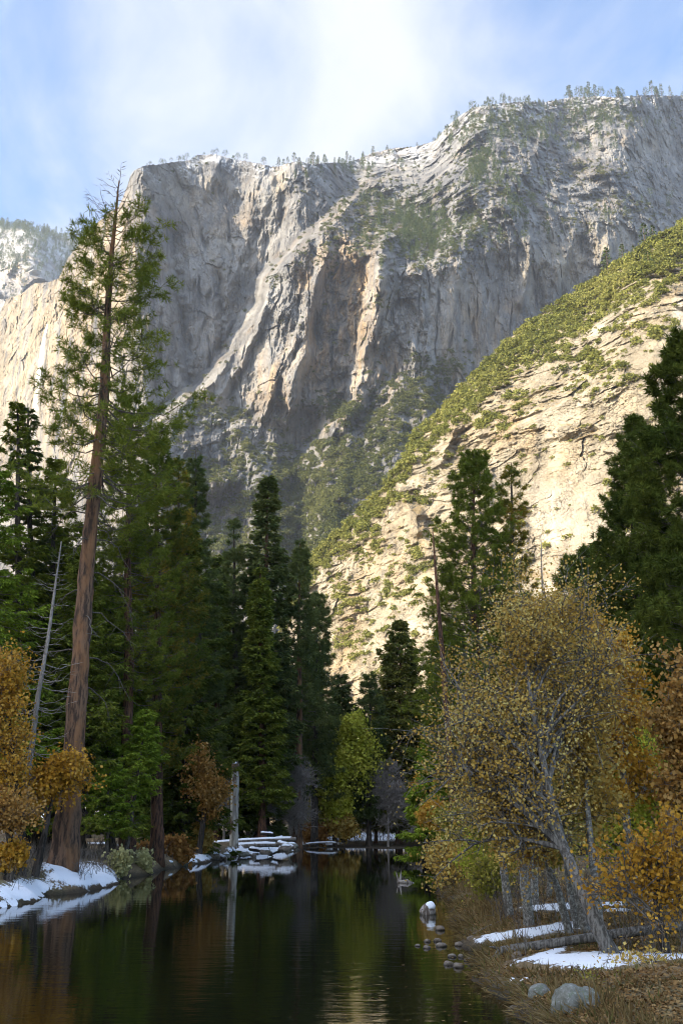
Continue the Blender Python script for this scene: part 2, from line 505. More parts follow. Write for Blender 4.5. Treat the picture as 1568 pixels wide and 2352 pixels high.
A = A + rib(VX, VY, [(545, 884), (600, 872), (650, 866), (750, 850), (850, 834), (920, 815), (980, 770)], 30, 45, 55, 30, 9, 3)
A = A + rib(VX, VY, [(775, 682), (830, 655), (900, 625), (960, 600)], 26, 14, 26, 15, 6, 4)
A = A + rib(VX, VY, [(660, 620), (760, 590), (860, 540)], 20, 14, 22, 30, 6, 14)
A = A + rib(VX, VY, [(540, 392), (620, 400), (700, 412), (800, 425), (900, 440)], 22, 34, -34, 40, 10, 5)
A = A + rib(VX, VY, [(385, 575), (450, 590), (520, 575), (600, 545), (680, 520), (800, 495), (900, 470)], 165, 60, 58, 60, 14, 6)
A = A + rib(VX, VY, [(640, 500), (720, 512), (800, 505)], 18, 12, -24, 30, 8, 7)
A = A + rib(VX, VY, [(390, 306), (500, 312), (700, 318), (1000, 330), (1300, 340)], 45, 80, 10, 60, 6, 8)
A = A + rib(VX, VY, [(560, 345), (700, 352), (900, 360)], 12, 20, -18, 60, 5, 9)
A = A + rib(VX, VY, [(560, 1215), (620, 1212), (690, 1200)], 25, 22, 26, 30, 6, 10)
A = A + rib(VX, VY, [(540, 1320), (600, 1290), (690, 1268)], 34, 26, 32, 30, 6, 11)
A = A + rib(VX, VY, [(560, 1395), (620, 1370), (700, 1340)], 34, 30, 34, 30, 6, 12)
A = A + rib(VX, VY, [(600, 1090), (760, 1080), (900, 1060)], 70, 160, -30, 60, 6, 13)
A = A + rib(VX, VY, [(960, 470), (1060, 440), (1200, 420)], 60, 90, 35, 50, 12, 15)
A = A + rib(VX, VY, [(985, 560), (1100, 590), (1230, 600)], 50, 60, 30, 40, 12, 16)
A = A + rib(VX, VY, [(1000, 760), (1060, 740), (1100, 725)], 40, 50, 30, 20, 8, 17)
A = A + rib(VX, VY, [(1000, 690), (1150, 690), (1400, 700)], 60, 60, -55, 60, 8, 18)
# the buttress nose of the upper right: knobs and slabs
A = A + rib(VX, VY, [(290, 1480), (330, 1420), (380, 1390), (430, 1360)], 60, 70, 30, 30, 8, 19)
A = A + rib(VX, VY, [(270, 1120), (330, 1060), (400, 1030)], 40, 50, 28, 30, 8, 20)
A = A + rib(VX, VY, [(320, 1250), (400, 1190), (470, 1150)], 40, 50, 26, 30, 8, 21)
# broken rock
X0 = (VX - CX) * D / 2200.; Z0 = D * tan_el(VY)
WX = 9 * fbm(X0 / 45., Z0 / 45., 4, 101); WZ = 9 * fbm(X0 / 45., Z0 / 45., 4, 111)
rough = .45 + .55 * smooth(560, 760, VX)
rough = rough * (1 - .75 * smooth(960, 1020, VX) * (1 - smooth(1250, 1400, VX)) * smooth(600, 660, VY) * (1 - smooth(840, 900, VY)))
rough = np.where((VX > 420) & (VY > 900), np.maximum(rough, .9), rough)
rough = np.where((VX > 900) & (VY < 600), .95, rough)
golden = smooth(330, 260, VX)
msk = smooth(-.35, .35, fbm(X0 / 80., Z0 / 110., 4, 121))
warp = 26 * pn2(VY / 150., VX / 200., 131) + 9 * pn2(VY / 60., VX / 60., 132)
A = A - (np.interp(VX + warp * smooth(200, 300, VX) * (1 - smooth(420, 520, VX)), xs, Db) - Db[None]) * 1.2
cleft = ridged(X0 / 95. + .35 * pn2(Z0 / 90., X0 / 200., 4), Z0 / 380., 4, 21)
A = A + 20 * cleft * rough * (1 - .7 * golden)
A = A + 26 * rough * crag(X0 / 90., Z0 / 140., 3, 31)
A = A + 5 * (.2 + .8 * rough) * (.4 + .9 * msk) * facets((X0 + 1.6 * WX) / 30., (Z0 + 1.6 * WZ) / 75., 1, 1.5)
A = A + 2.4 * (.15 + .85 * rough) * (.15 + 1.1 * msk) * facets((X0 + WX) / 12.5, (Z0 + WZ) / 30., 2, 1.4)
A = A + 1.8 * (.25 + .75 * rough) * msk * facets((X0 + .5 * WX) / 5., (Z0 + .5 * WZ) / 10., 3, 1.2)
A = A + 7.0 * ridged((X0 + .6 * WX) / 17., Z0 / 85., 5, 41) * (1 - .55 * golden) * (.5 + .5 * rough)
rz = blob(VX, VY, [(720, 760, 170, 200, 1), (640, 900, 150, 110, 1), (860, 760, 60, 200, .8), (560, 1040, 150, 80, .8), (780, 1010, 60, 60, .8), (500, 930, 70, 80, .8)])
A = A + 12 * rz * ridged((X0 - .28 * Z0 + WX) / 44., Z0 / 230., 5, 44, .55) + 17 * rz * crag((X0 - .28 * Z0 + WX) / 30., Z0 / 120., 5, 59, .6)
A = A + 9 * smooth(900, 1050, VX) * smooth(640, 560, VY) * ridged((X0 * .8 - .5 * Z0 + WX) / 40., (Z0 * .8 + .5 * X0) / 110., 5, 45, .55)
A = A + 14 * blob(VX, VY, [(1280, 600, 150, 60, 1), (1150, 640, 60, 40, .6)]) * ridged((X0 + WX) / 38., Z0 / 120., 4, 46, .55)
A = A + 4 * golden * smooth(850, 760, VY) * smooth(620, 680, VY) * ridged((X0 + Z0) / 120., (Z0 - .3 * X0 + WZ) / 16., 3, 47)
A = A + 4.2 * crag(X0 / 9., Z0 / 15., 5, 43, .62) * (.3 + .7 * rough)
A = A + 13 * (.12 + .88 * rough) * (.3 + .9 * msk) * crag((X0 + WX) / 21., (Z0 + WZ) / 52., 5, 57, .66)
A = A + 7 * rough * msk * facets((X0 + WX) / 19., (Z0 + WZ) / 64., 58, 1.5)
A = A + 30 * (.12 + .88 * rough) * (.5 + .6 * msk) * crag((X0 + WX) / 62., (Z0 + WZ) / 105., 6, 48, .56)
A = A + 12 * smooth(900, 1050, VX) * smooth(640, 540, VY) * crag((X0 * .8 - .5 * Z0 + WX) / 26., (Z0 * .8 + .5 * X0) / 60., 5, 49, .6)
A = A + 9 * (1 - .6 * golden) * crag((X0 + .4 * WX) / 15., Z0 / 75., 5, 52, .6)
vc = ridged((X0 + .5 * WX) / 26., Z0 / 210., 3, 62)
A = A - 9 * (1 - .7 * golden) * smooth(.72, .95, vc)
# slabs and ledges where the rock lies back: they climb to the right
kf = kfield(VX, VY, K_MAIN)
ter = smooth(.4, .66, kf)
ca, sa = math.cos(.55), math.sin(.55)
U = (X0 * ca + Z0 * sa) + 14 * fbm(X0 / 60., Z0 / 60., 3, 151); W = (-X0 * sa + Z0 * ca) + 16 * fbm(X0 / 70., Z0 / 70., 4, 152)
lm = smooth(-.2, .4, fbm(U / 90., W / 50., 3, 153))
A = A + ter * 15 * (ridged(U / 130., W / 34., 4, 154) - .3) * (.3 + .9 * lm)
tz = W / 46.
saw = tz - np.floor(tz)
A = A + ter * 16 * (smooth(0, .3, saw) - saw) * smooth(-.1, .4, fbm(U / 70., np.floor(tz) * 3.7, 2, 155))
tz = (W * .6 + Z0 * .5 + 9 * pn2(X0 / 20., Z0 / 30., 9)) / 21.
saw = tz - np.floor(tz)
A = A + ter * 7 * (smooth(0, .3, saw) - saw) * smooth(-.1, .3, fbm(U / 35., np.floor(tz) * 2.3, 2, 156))
D = D - A
# plateau: three more rows behind the rim
x_, y_, z_ = at(VX, VY, D)
P = np.stack([x_, y_, z_], -1)
back = []
for s_, drop in ((700, -40), (260, -8), (60, 3)):
    b = P[0].copy(); b[:, 1] += s_; b[:, 2] += drop; back.append(b)
Pm = np.concatenate([np.array(back), P], 0)
pad = lambda a, v=0.: np.concatenate([np.full((3, a.shape[1]), v), a], 0)
stain = blob(VX, VY, [(800, 680, 60, 150, .9), (730, 820, 30, 100, .7), (640, 880, 60, 80, .5), (880, 850, 40, 90, .5), (760, 930, 60, 60, .55), (250, 600, 60, 160, .8), (150, 750, 140, 130, .6), (60, 900, 120, 200, .45), (200, 900, 60, 200, .6),
                      (700, 640, 20, 60, .5), (1080, 780, 120, 110, .25), (500, 480, 90, 60, .2), (160, 1000, 60, 100, .25), (820, 720, 40, 200, .6)])  # ochre stains; on the golden face also warm sunlight put into the colour
pale = blob(VX, VY, [(100, 850, 190, 260, .85), (230, 600, 70, 160, .85), (290, 700, 20, 200, .5), (120, 900, 90, 180, .35), (640, 420, 16, 30, .9), (500, 420, 30, 20, .4), (1210, 620, 14, 60, .8), (1290, 600, 60, 60, .7), (1380, 560, 70, 40, .7), (1480, 330, 60, 30, .45), (500, 600, 50, 120, .25), (400, 430, 90, 60, .25)])  # golden face lightened: its sunlight is painted into the rock colour
snow = smooth(60, 8, VY - np.interp(VX, xs, sk)) * .7
ROCK = rock_material('granite', (.118, .12, .125), (.225, .222, .216), (.044, .047, .056), (.42, .28, .13), 1.0, palec=(.30, .255, .18), dry=(.24, .2, .12), dry_amt=.45, snow_amt=.6)
me = mesh_from('cliff', Pm.reshape(-1, 3), grid_quads(NYM + 3, len(xs)), False, {'stain': pad(stain), 'pale': pad(pale), 'snow': pad(snow, .5)}, [ROCK])
cliff = tag(link('cliff', me), kind='structure')
MAIN = dict(VX=VX, VY=VY, P=P)

# ---- the bright spur on the right
SKY_SP = [(380, 1900), (480, 1740), (560, 1600), (640, 1450), (690, 1345), (705, 1303), (715, 1280), (780, 1215), (830, 1165), (880, 1120), (925, 1050), (960, 990), (1020, 930), (1080, 868), (1160, 785),
          (1240, 722), (1300, 682), (1370, 640), (1420, 604), (1480, 566), (1568, 510), (1850, 380)]
K_SP = [(1500, 600, .75, 120), (1300, 760, .85, 100), (1150, 860, .9, 90), (1000, 1000, .8, 80), (1100, 960, .45, 50), (1300, 900, .6, 80), (1500, 850, .3, 90), (1330, 1150, .28, 110), (1200, 1150, .35, 70), (1450, 1000, .3, 90),
        (1050, 1050, .55, 60), (950, 1150, .75, 70), (850, 1220, .7, 60), (800, 1400, .5, 90), (900, 1350, .45, 80), (900, 1550, .35, 100), (1000, 1250, .5, 60), (1200, 1400, .4, 150), (650, 1600, .5, 120)]
xs2 = np.arange(380, 1850, 1.55)
sk2 = np.interp(xs2, [p[0] for p in SKY_SP], [p[1] for p in SKY_SP]) + 4 * fbm(xs2 / 25., xs2 * 0 + 1.3, 4, 13)
Db2 = np.interp(xs2, [380, 700, 900, 1100, 1300, 1500, 1850], [600, 520, 470, 430, 395, 360, 330])
NYS = 680
VX2, VY2, D2 = column_sheet(xs2, sk2, 1868., NYS, Db2, K_SP, 1.1)
B = 0
B = B + rib(VX2, VY2, [(1030, 1110), (1100, 1160), (1180, 1215), (1300, 1230)], 90, 120, -10, 40, 14, 31)
B = B + rib(VX2, VY2, [(960, 1050), (1000, 1035), (1060, 1010)], 30, 25, 12, 20, 6, 32)
B = B + rib(VX2, VY2, [(1150, 930), (1180, 950), (1220, 960)], 30, 25, 12, 20, 6, 33)
X0 = (VX2 - CX) * D2 / 2200.; Z0 = D2 * tan_el(VY2)
slab = blob(VX2, VY2, [(1330, 1180, 110, 170, 1), (1500, 850, 70, 160, .8)])
WX = 5 * fbm(X0 / 22., Z0 / 22., 4, 201); WZ = 5 * fbm(X0 / 22., Z0 / 22., 4, 211)
msk = smooth(-.3, .35, fbm(X0 / 40., Z0 / 30., 4, 221))
B = B + 13 * (1 - .6 * slab) * fbm(X0 / 60., Z0 / 60., 4, 61)
B = B + 13 * (1 - .8 * slab) * (.35 + .75 * msk) * crag((X0 + WX) / 30. + .2 * Z0 / 20., (Z0 + WZ) / 24., 6, 68, .6)
B = B + 2.3 * (1 - .85 * slab) * (.35 + .9 * msk) * facets((X0 + 1.4 * WX) / 15. + .3 * Z0 / 13., (Z0 + 1.4 * WZ) / 11. - .3 * X0 / 14., 4, 1.3)
B = B + 1.2 * (1 - .85 * slab) * (.1 + 1.1 * msk) * facets((X0 + .8 * WX) / 6. + .3 * Z0 / 6., (Z0 + .8 * WZ) / 5.5, 5, 1.3)
B = B + .7 * (1 - .6 * slab) * msk * facets((X0 + .3 * WX) / 2.4, (Z0 + .3 * WZ) / 2.4, 6, 1.1)
B = B + 2.2 * slab * ridged((X0 + WX * .5) / 9. + .4 * Z0 / 20., Z0 / 90., 5, 71)
B = B + 2.0 * (1 - .7 * slab) * ridged((X0 + WX) / 12., (Z0 + WZ) / 16., 5, 81)
B = B + 2.4 * (1 - .6 * slab) * crag(X0 / 6., Z0 / 6., 5, 83, .62)
kf2 = kfield(VX2, VY2, K_SP)
U = X0 + WX * 2; W = Z0 + .22 * X0 + 9 * fbm(X0 / 40., Z0 / 40., 4, 252)
for per, am, sd in ((24., 8., 1), (11., 4., 2), (5.5, 1.8, 3)):
    tz = W / per + sd * .37 + .35 * pn2(X0 / per, Z0 / per, 260 + sd)
    saw = tz - np.floor(tz)
    B = B + smooth(.25, .6, kf2) * am * (smooth(0, .3, saw) - saw) * (1 - slab) * smooth(-.15, .3, fbm(U / (per * 1.6), np.floor(tz) * 3.1, 3, 250 + sd))
D2 = D2 - B
x_, y_, z_ = at(VX2, VY2, D2)
P2 = np.stack([x_, y_, z_], -1)
patch = smooth(-.1, .35, fbm(X0 / 30., Z0 / 12., 4, 91))
back = []
for s_, drop in ((260, -170), (90, -45), (25, -6)):
    b_ = P2[0].copy(); b_[:, 1] += s_; b_[:, 2] += drop; b_[:, 2] = np.maximum(b_[:, 2], -3); back.append(b_)
Pm2 = np.concatenate([np.array(back), P2], 0)
stain2 = blob(VX2, VY2, [(1180, 1000, 60, 50, .6), (1050, 990, 50, 40, .4), (900, 1300, 120, 120, .35), (800, 1480, 60, 120, .35), (1300, 1250, 60, 100, .3)])
pale2 = np.maximum(blob(VX2, VY2, [(1290, 1180, 70, 100, .35), (1130, 1100, 40, 60, .3)]),
                   np.exp(-((VX2 - np.interp(VY2, [640, 760, 850, 930, 1010], [1566, 1552, 1538, 1525, 1505])) / 16.) ** 2) * smooth(660, 720, VY2) * (1 - smooth(900, 990, VY2)))
SPROCK = rock_material('sunlit_granite', (.25, .217, .16), (.335, .298, .23), (.105, .091, .07), (.42, .29, .14), 1.6, dry=(.26, .19, .09), dry_amt=.8, crk=((.07, (1, 1, .8), (0, .4, 0), .7), (.2, (1, 1, .9), (0, -.2, .3), .5)))
me = mesh_from('spur', Pm2.reshape(-1, 3), grid_quads(NYS + 3, len(xs2)), False, {'stain': pad(stain2), 'pale': pad(pale2), 'snow': pad(pale2 * 0)}, [SPROCK])
spur = tag(link('spur', me), kind='structure')
SPUR = dict(VX=VX2, VY=VY2, P=P2)

# ---- far snowy hill behind the left shoulder
xs3 = np.arange(-300, 420, 4.)
sk3 = np.interp(xs3, [-300, -100, 0, 50, 100, 151, 186, 300, 420], [500, 510, 520, 525, 535, 547, 556, 600, 660]) + 3 * fbm(xs3 / 20., xs3 * 0, 3, 2)
VX3, VY3, D3 = column_sheet(xs3, sk3, 1000., 160, np.interp(xs3, [-300, 420], [2300, 2500]), [(0, 560, 1.1, 60), (150, 600, 1.1, 60), (60, 660, .3, 40), (0, 800, .3, 80)])
X0 = (VX3 - CX) * D3 / 2200.; Z0 = D3 * tan_el(VY3)
low = smooth(585, 610, VY3)
D3 = D3 - 70 * fbm(X0 / 200., Z0 / 160., 4, 5) - low * (26 * facets(X0 / 60., Z0 / 90., 7, 1.5) + 16 * facets(X0 / 26., Z0 / 40., 8, 1.5)) - 40 * ridged(X0 / 120., Z0 / 300., 3, 6) * low
x_, y_, z_ = at(VX3, VY3, D3)
P3 = np.stack([x_, y_, z_], -1)
b_ = P3[0].copy(); b_[:, 1] += 900; b_[:, 2] -= 60
Pm3 = np.concatenate([b_[None], P3], 0)
FROCK = rock_material('snowy_rock', (.28, .27, .27), (.4, .38, .35), (.16, .16, .17), (.42, .3, .17), .6, dry=(.10, .10, .07), dry_amt=.6, snow_amt=.6)
pd = lambda a, v=0.: np.concatenate([np.full((1, a.shape[1]), v), a], 0)
sn3 = (1 - smooth(585, 640, VY3)) * smooth(-.3, .3, fbm(VX3 / 14., VY3 / 7., 3, 8))
me = mesh_from('hill', Pm3.reshape(-1, 3), grid_quads(161, len(xs3)), False, {'stain': pd(blob(VX3, VY3, [(60, 620, 30, 40, .9)])), 'pale': pd(sn3 * 0), 'snow': pd(sn3, 1.)}, [FROCK])
hill = tag(link('hill', me), kind='structure')
HILL = dict(VX=VX3, VY=VY3, P=P3)

# ---- the other valley side, left of and behind the camera: its shadow lies over the river
yy = np.arange(-900, 300, 12.); tt = np.linspace(0, 1, 26)
HX = -150 - 260 * tt[None] + 0 * yy[:, None]; HY = yy[:, None] + 0 * tt[None]
ridge = 232 + 22 * fbm(yy / 120., yy * 0, 4, 8)
ridge = ridge * smooth(85, 10, yy) * smooth(-420, -260, yy)
HZ = ridge[:, None] * (1 - np.abs(tt - .5) * 2)[None] ** .8 + 6 * fbm(HX / 30., HY / 30., 4, 4)
HZ[:, 0] = -3; HZ[:, -1] = -3; HZ[-1, :] = -3; HZ[0, :] = -3
VROCK = rock_material('wooded_slope', (.12, .12, .08), (.2, .19, .15), (.05, .06, .04), (.2, .15, .08), 2., dry=(.1, .1, .05), dry_amt=.5)
zz = np.zeros(HX.size)
me = mesh_from('terrain', np.stack([HX, HY, HZ], -1).reshape(-1, 3), grid_quads(len(yy), 26), True, {'stain': zz, 'pale': zz, 'snow': zz}, [VROCK])
tag(link('terrain', me), kind='structure')

# ================================================================== BRUSH AND FAR TREES
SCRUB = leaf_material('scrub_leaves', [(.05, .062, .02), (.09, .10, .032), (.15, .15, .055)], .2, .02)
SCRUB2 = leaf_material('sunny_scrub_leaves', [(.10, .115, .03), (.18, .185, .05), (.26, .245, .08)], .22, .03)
FARPINE = leaf_material('far_pine_needles', [(.045, .07, .025), (.08, .11, .04), (.13, .14, .05)], .15, .05)
FARBARK = bark_material('far_bark', (.16, .11, .08), (.08, .06, .05))
def bush_verts(seed, n=110, squash=.75):
    """a domed shrub crown: lumps of small leaf clumps, unit radius"""
    r = np.random.RandomState(seed)
    lumps = unit(r.randn(9, 3)) * r.uniform(.25, .6, (9, 1)); lumps[:, 2] = np.abs(lumps[:, 2]) * squash
    k = r.randint(0, 9, n)
    d = unit(r.randn(n, 3)); d[:, 2] = np.where(d[:, 2] < -.3, -d[:, 2], d[:, 2])
    c = lumps[k] + d * r.uniform(.28, .46, (n, 1))
    a = unit(d + .9 * r.randn(n, 3)) * r.uniform(.13, .3, (n, 1))
    b = unit(np.cross(a, r.randn(n, 3))) * r.uniform(.07, .15, (n, 1))
    m = MB(); m.diamonds(c - a * .5, a, b)
    return np.concatenate(m.v), np.concatenate(m.q)
BUSH = [bush_verts(s) for s in range(8)]
def farpine_mesh(seed, n=150, slim=.2, bare=.25, flat=False):
    r = np.random.RandomState(seed)
    t = r.uniform(bare, 1, n) ** .9
    lay = np.round(t * 11 + r.uniform(-.2, .2, n)) / 11.
    wid = slim * ((1 - lay) ** .75 + .08) * r.uniform(.7, 1.25, n)
    if flat: wid = slim * (.55 + .6 * np.sin(lay * 3.1)) * r.uniform(.7, 1.2, n)
    an = r.uniform(0, 6.283, n); rad = wid * np.sqrt(r.uniform(.1, 1, n))
    c = np.stack([np.cos(an) * rad, np.sin(an) * rad, lay * .98 - rad * .25], 1)
    a = np.stack([np.cos(an), np.sin(an), r.uniform(-.6, .2, n)], 1) * r.uniform(.035, .075, (n, 1)) + r.randn(n, 3) * .012
    b = unit(np.cross(a, r.randn(n, 3))) * r.uniform(.014, .03, (n, 1))
    m = MB(); m.diamonds(c, a, b)
    tr = MB(); tr.tube([(0, 0, -.06), (.005, 0, .5), (0, 0, 1)], [.016, .011, .002], 5)
    return tr.build('trunk', FARBARK), m.build('crown', FARPINE)
def sample(S, dens, n, rs, margin=0):
    VX, VY, P = S['VX'], S['VY'], S['P']
    # weight by picture area of each grid cell so that density is even over the face
    cell = np.gradient(VY, axis=0) * np.gradient(VX, axis=1)
    w = (dens * np.abs(cell)).ravel(); w = np.clip(w, 0, None)
    idx = rs.choice(w.size, n, replace=True, p=w / w.sum())
    return P.reshape(-1, 3)[idx], VX.ravel()[idx], VY.ravel()[idx]
def normals(P):
    dx = np.gradient(P, axis=1); dy = np.gradient(P, axis=0)
    n = unit(np.cross(dx, dy)); n = np.where(n[..., 2:3] < 0, -n, n)
    return n
for S in (MAIN, SPUR, HILL):
    k = np.ones(9) / 9.
    n = normals(S['P'])[..., 2]
    n = np.apply_along_axis(lambda v: np.convolve(v, k, 'same'), 0, n)
    S['nz'] = np.apply_along_axis(lambda v: np.convolve(v, k, 'same'), 1, n)
def scatter_mass(name, pts, sizes, mat, rs, label=None):
    m = MB()
    for i in range(len(pts)):
        V, Q = BUSH[rs.randint(len(BUSH))]
        a = rs.uniform(0, 6.283); ca, sa = math.cos(a), math.sin(a)
        s = sizes[i]
        W = np.stack([V[:, 0] * ca - V[:, 1] * sa, V[:, 0] * sa + V[:, 1] * ca, V[:, 2] * rs.uniform(.75, 1.15)], 1) * s
        m.add(W + pts[i], Q)
    o = link(name, m.build(name, mat))
    return tag(o, kind='stuff')
rs = np.random.RandomState(77)
nzm = smooth(.25, .6, MAIN['nz'])
zones = blob(MAIN['VX'], MAIN['VY'], [(880, 470, 90, 30, 1), (930, 520, 110, 45, 1), (990, 560, 80, 45, .9), (1080, 490, 45, 60, .8), (820, 500, 50, 30, .8), (760, 565, 26, 40, .9),
    (710, 590, 30, 20, .5), (1160, 440, 60, 40, .6), (1340, 395, 120, 22, .6), (1460, 480, 110, 25, .7), (1200, 275, 120, 25, .8), (1420, 260, 160, 22, .9), (1290, 520, 70, 20, .5), (1060, 290, 40, 25, .8), (640, 650, 40, 18, .5),
    (500, 950, 55, 25, .8), (560, 1060, 50, 60, .8), (600, 1180, 70, 50, 1.2), (690, 1110, 80, 60, 1.3), (740, 1170, 60, 80, 1.6), (660, 1230, 60, 80, 1.5), (780, 940, 60, 22, 1.2), (870, 960, 50, 25, .8), (950, 910, 70, 45, 1.2),
    (1010, 850, 40, 30, 1.), (870, 1010, 40, 25, .6), (480, 1110, 50, 60, .7), (820, 1090, 55, 50, 1.4), (700, 1260, 40, 60, 1.5), (560, 1260, 60, 80, 1.), (900, 1000, 40, 40, 1), (1050, 830, 30, 30, .9), (470, 1250, 60, 80, 1), (870, 700, 20, 20, .6), (760, 1040, 50, 40, 1), (940, 470, 140, 40, .5), (1120, 560, 60, 25, .4)])
clump = smooth(-.15, .35, fbm(MAIN['VX'] / 22., MAIN['VY'] / 16., 3, 90))
dens = (zones * (.25 + .75 * nzm) * (.25 + .75 * clump) + .10 * nzm * clump * smooth(330, 420, MAIN['VX']))
pts, vx_, vy_ = sample(MAIN, dens, 9500, rs)
sz = rs.uniform(2.6, 6.6, len(pts)) * np.where(vy_ > 900, 1.25, 1.0) * np.where(rs.rand(len(pts)) < .25, .6, 1)
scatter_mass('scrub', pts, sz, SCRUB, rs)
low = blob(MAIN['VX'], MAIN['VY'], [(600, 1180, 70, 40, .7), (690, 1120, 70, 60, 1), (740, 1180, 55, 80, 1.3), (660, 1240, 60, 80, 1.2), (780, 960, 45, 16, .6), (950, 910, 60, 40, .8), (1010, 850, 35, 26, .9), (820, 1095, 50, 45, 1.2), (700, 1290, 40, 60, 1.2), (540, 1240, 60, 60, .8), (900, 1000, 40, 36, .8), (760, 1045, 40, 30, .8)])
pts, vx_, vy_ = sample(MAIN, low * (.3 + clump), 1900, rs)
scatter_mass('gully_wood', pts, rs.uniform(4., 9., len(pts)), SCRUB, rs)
# spur: thick along its crest, thinner below; the 280 largest as shrubs of their own
VXs, VYs = SPUR['VX'], SPUR['VY']
below = VYs - np.interp(VXs, xs2, sk2)
band = np.interp(VXs, [640, 720, 800, 950, 1050, 1150, 1300, 1450, 1568, 1800], [30, 60, 80, 62, 85, 95, 110, 100, 110, 100])
crest = 1 - smooth(band * .35, band * 1.25, below)
zs = blob(VXs, VYs, [(1120, 965, 35, 25, .9), (1340, 820, 60, 22, .8), (1390, 850, 50, 20, .7), (1480, 760, 60, 30, .5), (1440, 690, 80, 30, .5), (840, 1250, 40, 30, .8), (760, 1270, 30, 20, .8), (940, 1290, 30, 40, .6),
    (920, 1350, 30, 30, .4), (800, 1370, 50, 40, .4), (1330, 905, 40, 12, .6), (800, 1480, 40, 30, .3), (1000, 1060, 30, 20, .5), (900, 1140, 60, 20, .8), (1200, 920, 40, 20, .4)])
cl2 = smooth(-.15, .25, fbm(VXs / 34., VYs / 22., 4, 95))
dens = np.maximum(crest * 1.3 * (.35 + .65 * cl2), zs * (.08 + .92 * cl2)) * (1 - .8 * slab) + .02 * cl2 * (VYs < 1560)
dens = dens * (below > 2)
pts, vx_, vy_ = sample(SPUR, dens, 6600, rs)
sz = rs.uniform(1.2, 5.4, len(pts)) * np.where(rs.rand(len(pts)) < .3, .6, 1)
sz = np.where(below.ravel()[0] > 9e9, sz, sz)
big = np.argsort(-sz)
vis = (vx_ < 1575)
big = [i for i in big if vis[i]][:260]
rest = np.setdiff1d(np.arange(len(pts)), big)
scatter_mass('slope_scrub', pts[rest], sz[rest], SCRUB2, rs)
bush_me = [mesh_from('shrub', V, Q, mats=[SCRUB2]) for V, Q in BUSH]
for i in big:
    o = link('shrub', bush_me[rs.randint(8)], loc=pts[i])
    o.scale = (sz[i] * rs.uniform(1, 1.3), sz[i] * rs.uniform(.9, 1.2), sz[i] * rs.uniform(.8, 1.1)); o.rotation_euler = (0, 0, rs.uniform(0, 6.28))
    tag(o, 'rounded yellow green shrub growing on the sunlit granite spur', 'shrub', 'shrubs scattered over the sunlit spur')
# pines along the rims and on the ledges
FP = [farpine_mesh(200 + i, 170, sl, ba, fl) for i, (sl, ba, fl) in enumerate([(.17, .12, False), (.21, .3, False), (.26, .45, True), (.15, .1, False), (.22, .35, True), (.13, .2, False)])]
def far_pine(p, h, kind, label, group, wide=1.):
    o = empty('pine_tree', p, label, 'tree', group, rs.uniform(0, 6.28))
    o.scale = (h * wide, h * wide, h)
    for nm, me_ in zip(('trunk', 'crown'), FP[kind]):
        link(nm, me_, o)
def rim(S_xs, S_sk, S, n, x0, x1, lo, hi, label, group, kinds, jit=10):
    for vx in np.sort(x0 + (x1 - x0) * np.clip((rs.randint(0, 9, n) + .5 + rs.randn(n) * .42) / 9., 0, 1)):
        c = int(np.argmin(np.abs(S['VX'][0] - vx))); r_ = int(rs.choice([0, 0, 1, 2, 4, 7, 11]))
        p = S['P'][r_, c].copy()
        p[1] += rs.uniform(0, jit); p[2] -= .5
        far_pine(p, 1.4 * rs.uniform(lo, hi) * rs.choice([1., 1.15, .8, .5, .35]), kinds[rs.randint(len(kinds))], label, group, rs.uniform(.9, 1.3))
rim(xs, sk, MAIN, 14, 330, 640, 8, 15, 'small dark pine standing on the rim of the left cliff face', 'pines along the rim of the left cliff', [1, 2, 4])
for vx, hh, kk in ((345, 8, 2), (393, 10, 2), (410, 12, 2), (490, 12, 2), (518, 15, 2), (563, 16, 4), (606, 17, 4), (640, 20, 5), (676, 20, 1), (729, 18, 1), (745, 19, 1)):
    c = int(np.argmin(np.abs(xs - vx))); p = MAIN['P'][1, c].copy(); p[2] -= .5
    far_pine(p, hh, kk, 'small dark pine standing on the rim of the left cliff face', 'pines along the rim of the left cliff', 1.2)
rim(xs, sk, MAIN, 34, 650, 1000, 9, 19, 'pine on the low saddle of the rim between the two summits', 'pines along the middle of the rim', [0, 1, 3, 4, 5])
rim(xs, sk, MAIN, 26, 1010, 1200, 9, 18, 'pine on the rising shoulder of the right hand rim', 'pines up the shoulder of the right rim', [1, 2, 4, 0])
rim(xs, sk, MAIN, 64, 1200, 1600, 12, 27, 'tall pine on the high skyline at the upper right', 'pines on the high right skyline', [0, 1, 3, 4, 5, 2])
def pine_mass(name, pts, hs):
    m, t = MB(), MB()
    for p, h in zip(pts, hs):
        k = rs.randint(6); an = rs.uniform(0, 6.28); ca, sa = math.cos(an), math.sin(an)
        for src in FP[k]:
            V = np.empty(len(src.vertices) * 3, np.float32); src.vertices.foreach_get('co', V); V = V.reshape(-1, 3).astype(float)
            Q = np.empty(len(src.polygons) * 4, np.int32); src.polygons.foreach_get('vertices', Q) if False else src.loops.foreach_get('vertex_index', Q)
            W = np.stack([(V[:, 0] * ca - V[:, 1] * sa) * 1.15, (V[:, 0] * sa + V[:, 1] * ca) * 1.15, V[:, 2]], 1) * h + p
            m.add(W, Q.reshape(-1, 4))
    tag(link(name, m.build(name, FARPINE)), kind='stuff')
hp, hh_ = [], []
for k in range(640):
    r_ = int(abs(rs.randn()) * 28) if k % 3 else rs.randint(0, 3); c = int(np.argmin(np.abs(xs3 - rs.uniform(-60, 200))))
    hp.append(HILL['P'][min(r_, 90), c]); hh_.append(rs.uniform(22, 42) * (1 if rs.rand() < .7 else .6))
pine_mass('hill_forest', hp, hh_)
